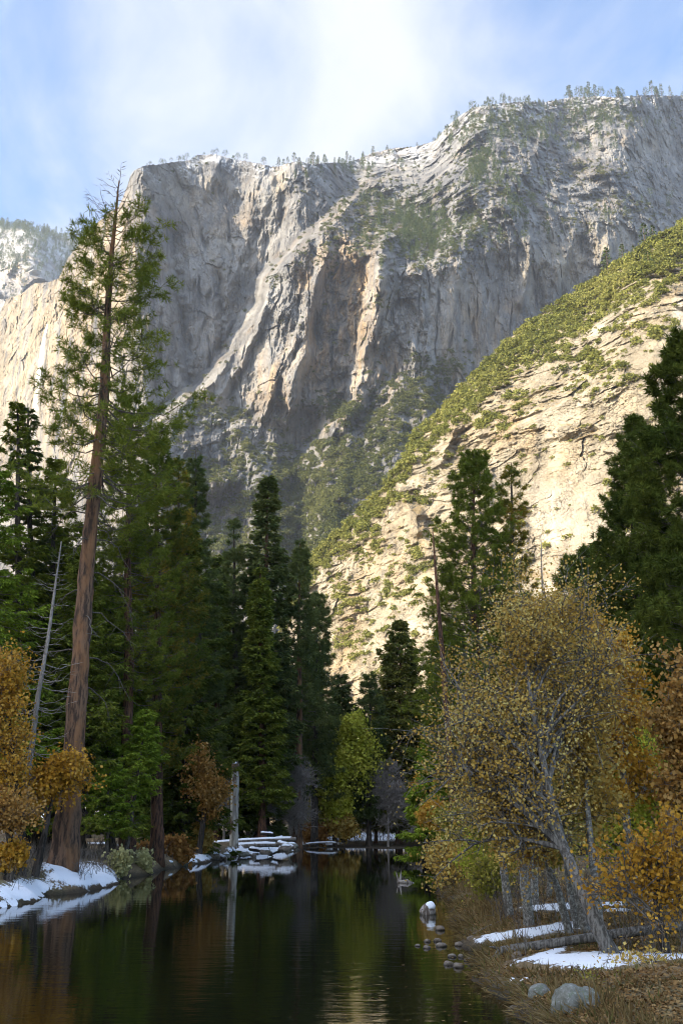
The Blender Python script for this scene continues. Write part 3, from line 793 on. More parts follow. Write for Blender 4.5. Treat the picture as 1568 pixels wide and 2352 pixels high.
zt = blob(MAIN['VX'], MAIN['VY'], [(1100, 380, 25, 40, 1.2), (1150, 400, 20, 25, 1), (1200, 300, 160, 40, .6), (1400, 270, 160, 25, 1), (960, 530, 80, 50, .8), (1200, 480, 40, 50, .7), (880, 470, 60, 20, .3), (1480, 480, 90, 20, .3), (1090, 560, 70, 30, .4), (800, 390, 70, 14, .5), (700, 400, 60, 12, .3)])
pts, _, vyy = sample(MAIN, zt * (.3 + nzm), 950, rs)
pine_mass('ledge_forest', pts - np.array([0, 0, 1.]), rs.uniform(9, 24, len(pts)))
for vx, vy, hh, k in ((1395, 595, 17, 3), (1430, 585, 12, 5), (1480, 560, 16, 0), (1500, 560, 12, 3), (1455, 600, 10, 0), (1490, 620, 12, 1)):
    c = int(np.argmin(np.abs(xs2 - vx))); r_ = int(np.argmin(np.abs(VYs[:, c] - max(vy, sk2[c] + 4))))
    far_pine(SPUR['P'][r_, c], hh, k, 'dark green pine standing among shrubs on the crest of the spur', 'pines on the crest of the spur', 1.3)
# ---- waterfall on the golden face
m, nt, out = new_mat('falling_water'); b = NB(nt)
tcx = b.n('ShaderNodeTexCoord').outputs['Object']
nn = b.noise(tcx, .25, 5, .6, (1, 1, .08))
bs = b.bsdf(b.mix(b.ramp(nn, .35, .7), (.62, .62, .62), (.85, .86, .88)), .6)
tr = b.n('ShaderNodeBsdfTransparent'); mx = b.n('ShaderNodeMixShader')
b.l(b.math('MULTIPLY', b.attr('veil'), b.ramp(nn, .25, .6, .35, 1.)), mx.inputs[0])
b.l(tr.outputs[0], mx.inputs[1]); b.l(bs.outputs[0], mx.inputs[2]); b.l(mx.outputs[0], out.inputs['Surface'])
FALL = m
def falls(pts, label):
    ys = np.linspace(pts[0][0], pts[-1][0], 60)
    xc = np.interp(ys, [p[0] for p in pts], [p[1] for p in pts]); w = np.interp(ys, [p[0] for p in pts], [p[2] for p in pts])
    xc = xc + 1.5 * pn2(ys / 14., ys * 0, 7)
    rows, va = [], []
    for y, c, ww in zip(ys, xc, w):
        ci = int(np.argmin(np.abs(xs - c))); ri = int(np.argmin(np.abs(VY[:, ci] - y)))
        lo = MAIN['P'][max(0, ri - 6):ri + 7, ci - 5:ci + 6, 1].min() - 3
        u = np.linspace(-1, 1, 7)
        px, py, pz = at(c + u * ww, y, lo - 2.5 * (1 - u ** 2))
        rows.append(np.stack([px, py, pz], -1)); va.append((1 - u ** 2) ** .7 * np.interp(y, [ys[0], ys[0] + 12, ys[-1] - 50, ys[-1]], [1, 1, .8, 0]))
    Pq = np.array(rows)
    mid = Pq.reshape(-1, 3).mean(0)
    o = link('waterfall', mesh_from('waterfall', (Pq - mid).reshape(-1, 3), grid_quads(60, 7), True, {'veil': np.array(va)}, [FALL]), loc=mid)
    tag(o, label, 'waterfall')
falls([(745, 110, 3), (780, 103, 6), (820, 97, 8), (870, 91, 9), (920, 85, 8), (985, 78, 10)], 'thin white waterfall down the golden cliff at far left')

# ================================================================== GROUND AND RIVER
def G(vx, vy, z=0.): 
    x, y = on_ground(vx, vy, z); return (float(x), float(y))
SHORE_L = [G(*p) for p in [(0, 2088), (40, 2084), (68, 2080), (106, 2056), (151, 2056), (190, 2051), (227, 2046), (255, 2034), (285, 2017), (330, 2011), (380, 1996), (430, 1988), (463, 1983), (503, 1972),
                           (560, 1965), (620, 1960), (682, 1955), (694, 1949), (740, 1947), (800, 1947), (880, 1949), (960, 1948), (1000, 1950)]]
SHORE_R = [G(*p) for p in [(1008, 1962), (1010, 1980), (1014, 2005), (1017, 2030), (1020, 2058), (1034, 2090), (1048, 2118), (1058, 2146), (1075, 2172), (1092, 2196), (1084, 2220), (1082, 2246), (1094, 2266), (1120, 2284), (1160, 2303), (1200, 2352)]]
RIVER = [(-80, -60), (-40, 10), (-20, 24)] + SHORE_L + SHORE_R + [(3.1, 10), (4, -60)]
RV = np.array(RIVER)
def river_sd(x, y):
    """distance to the shoreline, negative over water"""
    d = np.full(x.shape, 9e9); inside = np.zeros(x.shape, bool)
    n = len(RV)
    for i in range(n):
        a, b_ = RV[i], RV[(i + 1) % n]
        e = b_ - a
        t = np.clip(((x - a[0]) * e[0] + (y - a[1]) * e[1]) / (e @ e), 0, 1)
        d = np.minimum(d, (x - a[0] - t * e[0]) ** 2 + (y - a[1] - t * e[1]) ** 2)
        c = ((a[1] > y) != (b_[1] > y)) & (x < (b_[0] - a[0]) * (y - a[1]) / (b_[1] - a[1] + 1e-12) + a[0])
        inside ^= c
    return np.where(inside, -1, 1) * np.sqrt(d)
def project(x, y, z):
    dx, dy, dz = x, y, z - CAMH
    f = dy * CP + dz * SP; u = -dy * SP + dz * CP
    f = np.where(f < 1, 1, f)
    return CX + F * dx / f, CY - F * u / f
SNOWP = [(1365, 2212, 230, 24, -.02), (1215, 2148, 180, 15, -.14), (1330, 2128, 80, 9, 0), (1280, 2088, 105, 12, -.03), (1400, 2080, 70, 7, 0), (1180, 2255, 62, 3, 0), (1240, 2203, 80, 9, -.3), (1400, 2150, 60, 8, 0), (1530, 2075, 70, 12, 0), (1520, 2205, 80, 14, 0),
         (1540, 2040, 60, 8, 0), (1420, 2095, 40, 5, 0), (190, 2012, 120, 42, .1), (60, 2052, 90, 40, 0), (10, 2082, 60, 14, 0), (120, 1990, 50, 9, 0), (290, 1942, 70, 4, 0), (230, 1938, 40, 3, 0), (455, 1972, 60, 12, -.1), (600, 1955, 100, 20, 0),
         (870, 1923, 170, 13, 0), (730, 1938, 70, 6, 0), (1000, 1930, 70, 6, 0), (940, 1905, 90, 4, 0)]
def snow_mask(px, py):
    s = np.zeros(px.shape)
    for cx, cy_, rx, ry, sl in SNOWP:
        s = np.maximum(s, 1.15 - np.sqrt(((px - cx) / rx) ** 2 + ((py - cy_ - sl * (px - cx)) / ry) ** 2))
    return np.clip(s, 0, 1)
def ground_z(x, y, full=False):
    x = np.asarray(x, float); y = np.asarray(y, float)
    sd = river_sd(x, y) + .35 * fbm(x / 1.7, y / 1.7, 3, 301) + .5 * pn2(x / 5., y / 5., 302) * smooth(20, 40, y)
    left = smooth(1, -3, x - y * .05) * (1 - smooth(86, 96, y))
    far = smooth(84, 94, y)
    right = np.clip(1 - left - far, 0, 1)
    d = np.maximum(sd, 0)
    h = left * .85 * (1 - np.exp(-d / .7)) + right * (.62 * (1 - np.exp(-d / 2.6)) + .12 * smooth(0, .25, d)) + far * (.05 * smooth(0, .5, d) + .55 * smooth(5, 26, d))
    h = h + left * .26 * crag(x / 1.3, y / 1.3, 4, 330) * smooth(.05, .8, d)
    h = h + .012 * np.maximum(d - 4, 0) * (x * x + y * y < 300 ** 2)
    h = h + (.10 * fbm(x / 2.2, y / 2.2, 4, 311) + .16 * fbm(x / 9., y / 9., 3, 312)) * smooth(0, 2.5, d)
    z = np.where(sd > 0, h, -np.minimum(1.4, .45 * -sd))
    if full: return z, sd
    return z
def dense(a, segs):
    out = [a]
    for end, step in segs:
        n = max(1, int(round((end - out[-1]) / step))); out += list(np.linspace(out[-1], end, n + 1)[1:])
    return np.array(out)
gx = dense(-2000, [(-600, 350), (-120, 40), (-40, 4), (-22, .45), (18, .16), (40, .6), (120, 5), (600, 40), (2000, 350)])
gy = dense(-1100, [(-300, 200), (-20, 20), (11, 2), (30, .13), (60, .22), (115, .4), (200, 3), (600, 30), (3700, 600)])
GX, GY = np.meshgrid(gx, gy)
GZ, GSD = ground_z(GX, GY, True)
PX, PY = project(GX, GY, GZ)
vis = (GY > 8) & (np.abs(PX - CX) < 1200) & (PY > 1850)
SM = np.where(vis, snow_mask(PX, PY), 0)
SM = np.where(vis, SM, .25 * smooth(.0, .5, fbm(GX / 8., GY / 8., 3, 320)))
nz_ = fbm(GX / .9, GY / .9, 4, 321)
sm2 = smooth(.12, .3, SM + .3 * nz_) * (GSD > .02)
GZ = GZ + .06 * sm2
m, nt, out = new_mat('forest_floor'); b = NB(nt); Pn = b.pos()
n1 = b.noise(Pn, 1.1, 6, .65); n2 = b.noise(Pn, 9, 5, .7); n3 = b.noise(Pn, 40, 3, .6, off=(3, 3, 3))
col = b.mix(b.ramp(n1, .38, .62), (.11, .075, .042), (.22, .15, .08))
col = b.mix(b.math('MULTIPLY', b.ramp(n2, .45, .65), .7), col, (.30, .21, .11))
col = b.mix(b.math('MULTIPLY', b.ramp(n3, .5, .7), .5), col, (.06, .042, .026))
col = b.mix(b.math('MULTIPLY', b.ramp(b.noise(Pn, .35, 4, .6, off=(7, 1, 0)), .5, .65), .5), col, (.12, .12, .05))
sx = b.n('ShaderNodeSeparateXYZ'); b.l(Pn, sx.inputs[0])
wet = b.ramp(b.math('ADD', sx.outputs[2], b.math('MULTIPLY', b.math('SUBTRACT', n2, .5), .25)), .02, .3, 1., 0.)
col = b.mix(b.math('MULTIPLY', wet, .8), col, (.018, .014, .01))
sv = b.math('ADD', b.attr('snow'), b.math('MULTIPLY', b.math('SUBTRACT', n2, .5), 1.1))
sv = b.math('ADD', sv, b.math('MULTIPLY', b.math('SUBTRACT', b.noise(Pn, 2.2, 6, .65, (1, .6, 1)), .5), 1.3))
sf = b.ramp(sv, .42, .52)
sncol = b.mix(b.math('MULTIPLY', b.ramp(n3, .56, .68), b.math('MULTIPLY_ADD', b.ramp(n1, .4, .6), .4, .12)), (.82, .83, .86), (.30, .24, .17))
col = b.mix(sf, col, sncol)
bs = b.bsdf(col, .85, b.bump(b.math('ADD', b.math('MULTIPLY', n2, .6), b.math('MULTIPLY', sf, .5)), .8, .06), .2)
b.l(bs.outputs[0], out.inputs['Surface'])
FLOOR = m
me = mesh_from('ground', np.stack([GX, GY, GZ], -1).reshape(-1, 3), grid_quads(len(gy), len(gx)), True, {'snow': np.clip(SM * 1.1, 0, 1) * (GSD > 0)}, [FLOOR])
tag(link('ground', me), kind='structure')
# water
m, nt, out = new_mat('river_water'); b = NB(nt); Pn = b.pos()
rip = b.noise(Pn, 1.5, 3, .5, (.55, 1.5, 1)); rip2 = b.noise(Pn, 5.5, 3, .5, (.45, 1.5, 1), off=(5, 5, 0))
amp = b.ramp(b.noise(Pn, .09, 2, .5, (1, .6, 1), off=(2, 8, 0)), .3, .7, .35, 1.)
sxw = b.n('ShaderNodeSeparateXYZ'); b.l(Pn, sxw.inputs[0])
near = b.ramp(sxw.outputs[1], 16., 42., 1., .16)
hh = b.math('MULTIPLY', b.math('ADD', rip, b.math('MULTIPLY', rip2, .35)), b.math('MULTIPLY', amp, near))
bs = b.bsdf((.006, .006, .003), .01, b.bump(hh, .5, .022), .5)
bs.inputs['IOR'].default_value = 2.4
b.l(bs.outputs[0], out.inputs['Surface'])
wx = np.array([-200, 0, 200.]); wy = np.array([-300, 0, 60, 140.])
WXg, WYg = np.meshgrid(wx, wy)
me = mesh_from('water', np.stack([WXg, WYg, WXg * 0], -1).reshape(-1, 3), grid_quads(4, 3), False, None, [m])
tag(link('water', me), kind='structure')

# ================================================================== PLANT BUILDERS
def conifer(seed, H, r0, cb=.2, W=3., nb=130, prof='cone', style='spray', droop=.25, rise=.1, top_bare=0., twigs=9, fol=9, size=1., lean=(0, 0), gap=.0, dead=0, asym=0., bend=.25, flare=1.25, nw=.017):
    """tapered trunk, limbs that carry side twigs, and needles on the twigs; returns three meshes' worth of quads"""
    r = np.random.RandomState(seed)
    nz = 26
    nb = int(nb * 1.25); fol = int(fol * (2.0 if prof != 'hero' else 1.7))
    zt = np.linspace(0, 1, nz)
    tx = lean[0] * zt + bend * .6 * pn2(zt * 3, zt * 0 + seed, 1) * zt * (1.1 - zt) * 4
    ty = lean[1] * zt + bend * .6 * pn2(zt * 3, zt * 0 + seed, 2) * zt * (1.1 - zt) * 4
    tx -= tx[0]; ty -= ty[0]
    TP = np.stack([tx, ty, zt * H], 1); TP[0, 2] = -.35
    R = r0 * (1 - zt) ** .75 * (1 - .1 * zt) + .02; R[0] *= flare; R[1] *= 1 + (flare - 1) * .3
    trunk = MB()
    sides = 14 if r0 > .4 else 8
    zf = np.linspace(0, 1, 60)
    TPf = np.stack([np.interp(zf, zt, TP[:, k]) for k in range(3)], 1); Rf = np.interp(zf, zt, R)
    ang = np.arange(sides)
    Rf2 = Rf[:, None] * (1 + .07 * r.randn(60, sides) + (.08 * np.cos(ang * 2.3)[None] * (zf[:, None] < .08)))
    trunk.tube(TPf, Rf2, sides)
    limbs = MB(); leaves = MB()
    t = np.sort(r.uniform(0, 1, nb)) ** .95
    z = (cb + (1 - cb) * t * .985) * H
    if prof == 'cone': L = (1 - t) ** .66 * .93 + .07
    elif prof == 'narrow': L = np.minimum((1 - t) ** .6, .35 + t * 2) * .95 + .04
    elif prof == 'pine': L = np.minimum(.45 + 1.3 * t, 1.) * (1 - t) ** .55 * 1.05 + .08
    elif prof == 'hero': L = np.interp(t, [0, .15, .35, .5, .62, .75, .85, .93, 1], [.8, 1., 1., .95, .76, .66, .46, .52, .32])
    L = L * W * r.uniform(.62, 1.18, nb)
    lump = 1 + .3 * pn2(t * 9, t * 0, seed + 5)
    L = L * lump
    az = np.arange(nb) * 2.39996 + r.uniform(-.5, .5, nb)
    L = L * (1 + asym * np.cos(az))
    keep = (pn2(t * 14, np.floor(az * .8), seed + 9) > -1 + gap * 1.6) & (L > .06)
    for i in np.where(keep)[0]:
        tt = t[i]
        d = np.array([math.cos(az[i]), math.sin(az[i]), 0.]); side = np.array([-d[1], d[0], 0])
        s = np.linspace(0, 1, 7)
        up = rise * (1 + 2.2 * tt) - droop * (1 - tt * .8)
        bx = np.interp(z[i], TPf[:, 2], TPf[:, 0]); by = np.interp(z[i], TPf[:, 2], TPf[:, 1])
        wob = r.uniform(-.12, .12)
        zc = L[i] * (up * s * 1.0 - droop * .55 * np.sin(s * 3.0) * (1 - tt * .5) + (.16 if style == 'tuft' else .05) * s ** 3)
        Pb = np.array([bx, by, z[i]]) + d * (L[i] * s)[:, None] + side * (wob * L[i] * s * s)[:, None] + np.array([0, 0, 1.]) * zc[:, None]
        Pb = Pb + np.concatenate([np.zeros((1, 3)), r.randn(6, 3) * .02 * L[i]])
        rb = (.010 + .016 * L[i] * .6) * size ** .5
        limbs.tube(Pb, np.linspace(rb, rb * .25, 7), 4, cap=False)
        bare_top = tt > 1 - top_bare
        n = max(3, int(twigs * (L[i] / W + .25)))
        st = r.uniform(.22 if style == 'spray' else .38, 1, n); st[0] = 1
        base = np.stack([np.interp(st, s, Pb[:, k]) for k in range(3)], 1)
        sg = np.where(np.arange(n) % 2 == 0, 1, -1)
        tl = L[i] * (.42 - .26 * st) * r.uniform(.6, 1.3, n) + .12 * size
        td = unit(d[None] * r.uniform(.5, 1., (n, 1)) + side[None] * (sg * r.uniform(.3, 1.1, n))[:, None] + np.array([0, 0, 1.]) * (r.uniform(-.25, .3, n) if style == 'tuft' else r.uniform(-.4, .05, n))[:, None])
        limbs.diamonds(base, td * tl[:, None], unit(np.cross(td, r.randn(n, 3))) * .012)
        if bare_top: continue
        nl = int(fol)
        if style == 'tuft':
            c = base + td * tl[:, None]
            mid = base + td * (tl * .55)[:, None]
            c = np.concatenate([c, mid[r.rand(n) < .55]]); dd = np.concatenate([td, td[r.rand(n) < 2][:len(c) - n]]) if len(c) > n else td
            cc = np.repeat(c, nl, 0); q = unit(r.randn(len(cc), 3) + np.repeat(dd, nl, 0)[:len(cc)] * .55 + np.array([0, 0, .25]))
            ln = .33 * size * r.uniform(.6, 1.15, (len(cc), 1))
            leaves.diamonds(cc - q * ln * .1, q * ln, unit(np.cross(q, r.randn(len(cc), 3))) * nw * size)
        else:
            u = r.uniform(.1, 1.05, (n, nl)).ravel()
            bb = np.repeat(base, nl, 0); qd = np.repeat(td, nl, 0); ql = np.repeat(tl, nl)
            c = bb + qd * (u * ql)[:, None] + r.randn(len(bb), 3) * np.array([.05, .05, .035]) * size
            perp = np.cross(qd, [0, 0, 1.])
            q = unit(qd * .7 + perp * r.uniform(-.9, .9, (len(bb), 1)) + r.randn(len(bb), 3) * .25 + np.array([0, 0, -.25]))
            ln = .31 * size * r.uniform(.5, 1.2, (len(bb), 1))
            leaves.diamonds(c, q * ln, unit(np.cross(q, r.randn(len(bb), 3) + np.array([0, 0, 1.5]))) * .045 * size)
    for k in range(dead):
        a = r.uniform(0, 6.28); zz = r.uniform(.22, cb + .08) * H; ll = r.uniform(.5, 2.4)
        d = np.array([math.cos(a), math.sin(a), 0]); s = np.linspace(0, 1, 8)
        bx = np.interp(zz, TPf[:, 2], TPf[:, 0]); by = np.interp(zz, TPf[:, 2], TPf[:, 1])
        Pb = np.array([bx, by, zz]) + d * (ll * (s ** .8))[:, None] + np.array([0, 0, 1.]) * (ll * (.25 * s - .95 * s * s))[:, None] + np.concatenate([np.zeros((1, 3)), np.cumsum(r.randn(7, 3) * .035 * ll, 0)])
        limbs.tube(Pb, np.linspace(.035, .008, 8), 4, cap=False)
        for j in range(4):
            s0 = r.randint(3, 7); e = unit(r.randn(3) + d * .6 + np.array([0, 0, -.6])) * ll * r.uniform(.15, .4)
            q = Pb[s0] + e * np.linspace(0, 1, 4)[:, None] + np.array([0, 0, -.1]) * (np.linspace(0, 1, 4) ** 2)[:, None]
            limbs.tube(q, np.linspace(.014, .004, 4), 3, cap=False)
    return trunk, limbs, leaves

def curve_pts(a, b_, n, r, sag=.0, jit=.05):
    s = np.linspace(0, 1, n)[:, None]
    L = np.linalg.norm(b_ - a)
    P = a + (b_ - a) * s
    P = P + np.sin(s * math.pi) * (np.array([0, 0, sag * L]) + r.randn(3) * jit * L)
    return P
def broadleaf(seed, path, r0, ells, n1=9, n2=7, n3=6, nl=12, leaf=.09, leaf_scatter=.16, twig=True, leafy=1., start=.35, r1=.35, tw=1.):
    """path: trunk points; ells: crown lobes (centre, radii). Trunk > limbs > boughs > twigs > leaves, all joined."""
    r = np.random.RandomState(seed)
    path = np.asarray(path, float)
    s = np.linspace(0, 1, len(path)); sf = np.linspace(0, 1, 40)
    TP = np.stack([np.interp(sf, s, path[:, k]) for k in range(3)], 1)
    k5 = np.array([1, 2, 3, 2, 1.]) / 9
    for k in range(3):
        e = np.concatenate([[TP[0, k]] * 2, TP[:, k], [TP[-1, k]] * 2]); TP[:, k] = np.convolve(e, k5, 'valid')
    R = r0 * (1 - sf) ** .8 + .012; R[0] *= 1.3; R[1] *= 1.1
    trunk = MB(); trunk.tube(TP, R[:, None] * (1 + .05 * r.randn(40, 9)), 9)
    limbs, leaves = MB(), MB()
    vol = np.array([e[1][0] * e[1][2] for e in ells], float); w = vol / vol.sum()
    C1 = []
    for k in range(n1):
        c, rad = ells[r.choice(len(ells), p=w)]
        d = unit(r.randn(3)) * r.uniform(.25, .8) ** .6
        C1.append(np.array(c) + d * np.array(rad))
    for c1 in C1:
        dz = np.linalg.norm((TP - c1)[:, :2], axis=1) * .75
        cost = np.abs(TP[:, 2] - (c1[2] - dz)) + .15 * np.linalg.norm(TP - c1, axis=1)
        cost[:int(40 * start)] += 5
        i = int(np.argmin(cost))
        L = np.linalg.norm(c1 - TP[i])
        P1 = curve_pts(TP[i], c1, 8, r, .10, .07)
        ra = min(R[i] * .6, .012 + L * .022)
        limbs.tube(P1, np.linspace(ra, ra * .35, 8), 5, cap=False)
        for j in range(n2):
            s0 = r.uniform(.35, 1); a = np.array([np.interp(s0, np.linspace(0, 1, 8), P1[:, q]) for q in range(3)])
            l2 = r1 * (max(.5, L) * .5 + .5) * r.uniform(.6, 1.3)
            dr = unit(unit(c1 - TP[i]) * .5 + r.randn(3) * .75 + np.array([0, 0, .15]))
            b2 = a + dr * l2
            P2_ = curve_pts(a, b2, 5, r, .05, .08)
            limbs.tube(P2_, np.linspace(ra * .4, .005 * tw, 5), 4, cap=False)
            st = r.uniform(.15, 1, n3)
            a3 = np.stack([np.interp(st, np.linspace(0, 1, 5), P2_[:, q]) for q in range(3)], 1)
            d3 = unit(dr * .55 + r.randn(n3, 3) * .8 + np.array([0, 0, .1]))
            l3 = l2 * r.uniform(.25, .6, (n3, 1))
            if twig:
                for q in range(n3):
                    limbs.tube(a3[q] + d3[q] * l3[q] * np.linspace(0, 1, 3)[:, None] + np.array([[0, 0, 0], [0, 0, .02], [0, 0, 0]]), np.array([.006, .004, .003]) * tw, 3, cap=False)
            if nl and r.rand() < leafy:
                u = r.uniform(.1, 1.1, (n3, nl)).ravel()[:, None]
                c = np.repeat(a3, nl, 0) + np.repeat(d3 * l3, nl, 0) * u + r.randn(n3 * nl, 3) * leaf_scatter
                q = unit(r.randn(len(c), 3) + np.array([0, 0, -.5]))
                sz_ = leaf * r.uniform(.6, 1.25, (len(c), 1))
                leaves.diamonds(c, q * sz_, unit(np.cross(q, r.randn(len(c), 3))) * sz_ * .42)
    return trunk, limbs, leaves

# ================================================================== MATERIALS OF PLANTS
N_DARK = leaf_material('dark_needles', [(0.048, 0.068, 0.014), (0.095, 0.118, 0.022), (0.171, 0.179, 0.030)], .22, .4)
N_MID = leaf_material('green_needles', [(0.076, 0.101, 0.018), (0.153, 0.179, 0.026), (0.270, 0.270, 0.042)], .25, .4)
N_FRESH = leaf_material('fresh_green_needles', [(0.101, 0.157, 0.018), (0.202, 0.270, 0.030), (0.338, 0.382, 0.045)], .3, .5)
N_BLUE = leaf_material('bluish_needles', [(0.054, 0.077, 0.026), (0.101, 0.123, 0.039), (0.186, 0.191, 0.053)], .22, .4)
N_RUST = leaf_material('rusty_green_needles', [(0.060, 0.101, 0.022), (0.134, 0.146, 0.026), (0.389, 0.224, 0.030)], .25, .35)
N_BROWN = leaf_material('brownish_needles', [(0.071, 0.096, 0.022), (0.140, 0.139, 0.030), (0.210, 0.181, 0.037)], .25, .4)
L_GOLD = leaf_material('golden_leaves', [(0.290, 0.182, 0.041), (0.491, 0.300, 0.064), (0.650, 0.546, 0.200)], .3, .8)
L_ORANGE = leaf_material('orange_leaves', [(.30, .14, .02), (.48, .25, .03), (.58, .36, .09)], .3, .9)
L_BROWN = leaf_material('brown_oak_leaves', [(.24, .11, .03), (.38, .20, .05), (.48, .31, .12)], .25, .9)
L_YG = leaf_material('yellow_green_leaves', [(0.264, 0.286, 0.033), (0.418, 0.418, 0.050), (0.572, 0.506, 0.088)], .35, .5)
L_OLIVE = leaf_material('olive_leaves', [(0.164, 0.164, 0.029), (0.290, 0.254, 0.045), (0.473, 0.363, 0.091)], .3, .7)
L_RUST = leaf_material('rust_bush_leaves', [(0.182, 0.081, 0.028), (0.309, 0.145, 0.041), (0.436, 0.237, 0.073)], .25, .9)
L_PALE = leaf_material('pale_bush_leaves', [(0.290, 0.273, 0.109), (0.473, 0.418, 0.182), (0.650, 0.600, 0.309)], .3, .9)
BK_PINE = bark_material('ponderosa_bark', (.20, .115, .07), (.06, .04, .03), 1., orange=(.27, .13, .06))
BK_DARK = bark_material('dark_bark', (.09, .07, .055), (.03, .025, .02), 1.5)
BK_RED = bark_material('reddish_bark', (.17, .085, .05), (.05, .03, .022), 1.5)
BK_GREY = bark_material('grey_bark', (.20, .18, .155), (.075, .065, .055), 3., moss=None)
BK_PALE = bark_material('pale_mottled_bark', (.34, .32, .28), (.13, .115, .095), 3., spots=(.15, .135, .115), ring=.8)
BK_TWIG = bark_material('twig_bark', (.17, .14, .115), (.08, .065, .05), 4.)
BK_DEADW = bark_material('weathered_wood', (.33, .29, .25), (.12, .09, .07), 2.)
BK_BARE = bark_material('bare_grey_twigs', (.34, .29, .25), (.2, .17, .14), 4.)

GROUPS = {}
def put(kind, D, vb, parts, label, cat, mats, group=None, z0=None, y=None):
    """stands a plant on the ground at distance D in the direction vb"""
    x = (vb - CX) * D / 2399.
    z = float(ground_z(np.array([x]), np.array([D]))[0]) if z0 is None else z0
    o = empty(kind, (x, D, max(z, 0.) - .03), label, cat, group)
    kids = []
    for nm, mb, mt in zip(('trunk', 'limbs', 'crown'), parts, mats):
        if mb is not None and mb.n: kids.append(link(nm, mb.build(nm, mt, nm == 'trunk'), o))
    return o, kids
def top_of(D, vx, vy):
    x, y, z = at(vx, vy, D); return float(x), float(z)
def tree_c(kind, label, D, vb, vt, vyt, px_w, seed, mats, group=None, **kw):
    xt, zt_ = top_of(D, vt, vyt)
    xb = (vb - CX) * D / 2399.
    zb = float(ground_z(np.array([xb]), np.array([D]))[0])
    H = zt_ - zb
    W = px_w * D / 2150.
    sz = kw.pop('size', None) or max(.8, D / 62.)
    parts = conifer(seed, H, kw.pop('r0', .011 * H + .08), W=W, lean=(xt - xb, kw.pop('ly', 0.)), size=sz, **kw)
    return put(kind, D, vb, parts, label, 'tree', mats, group)

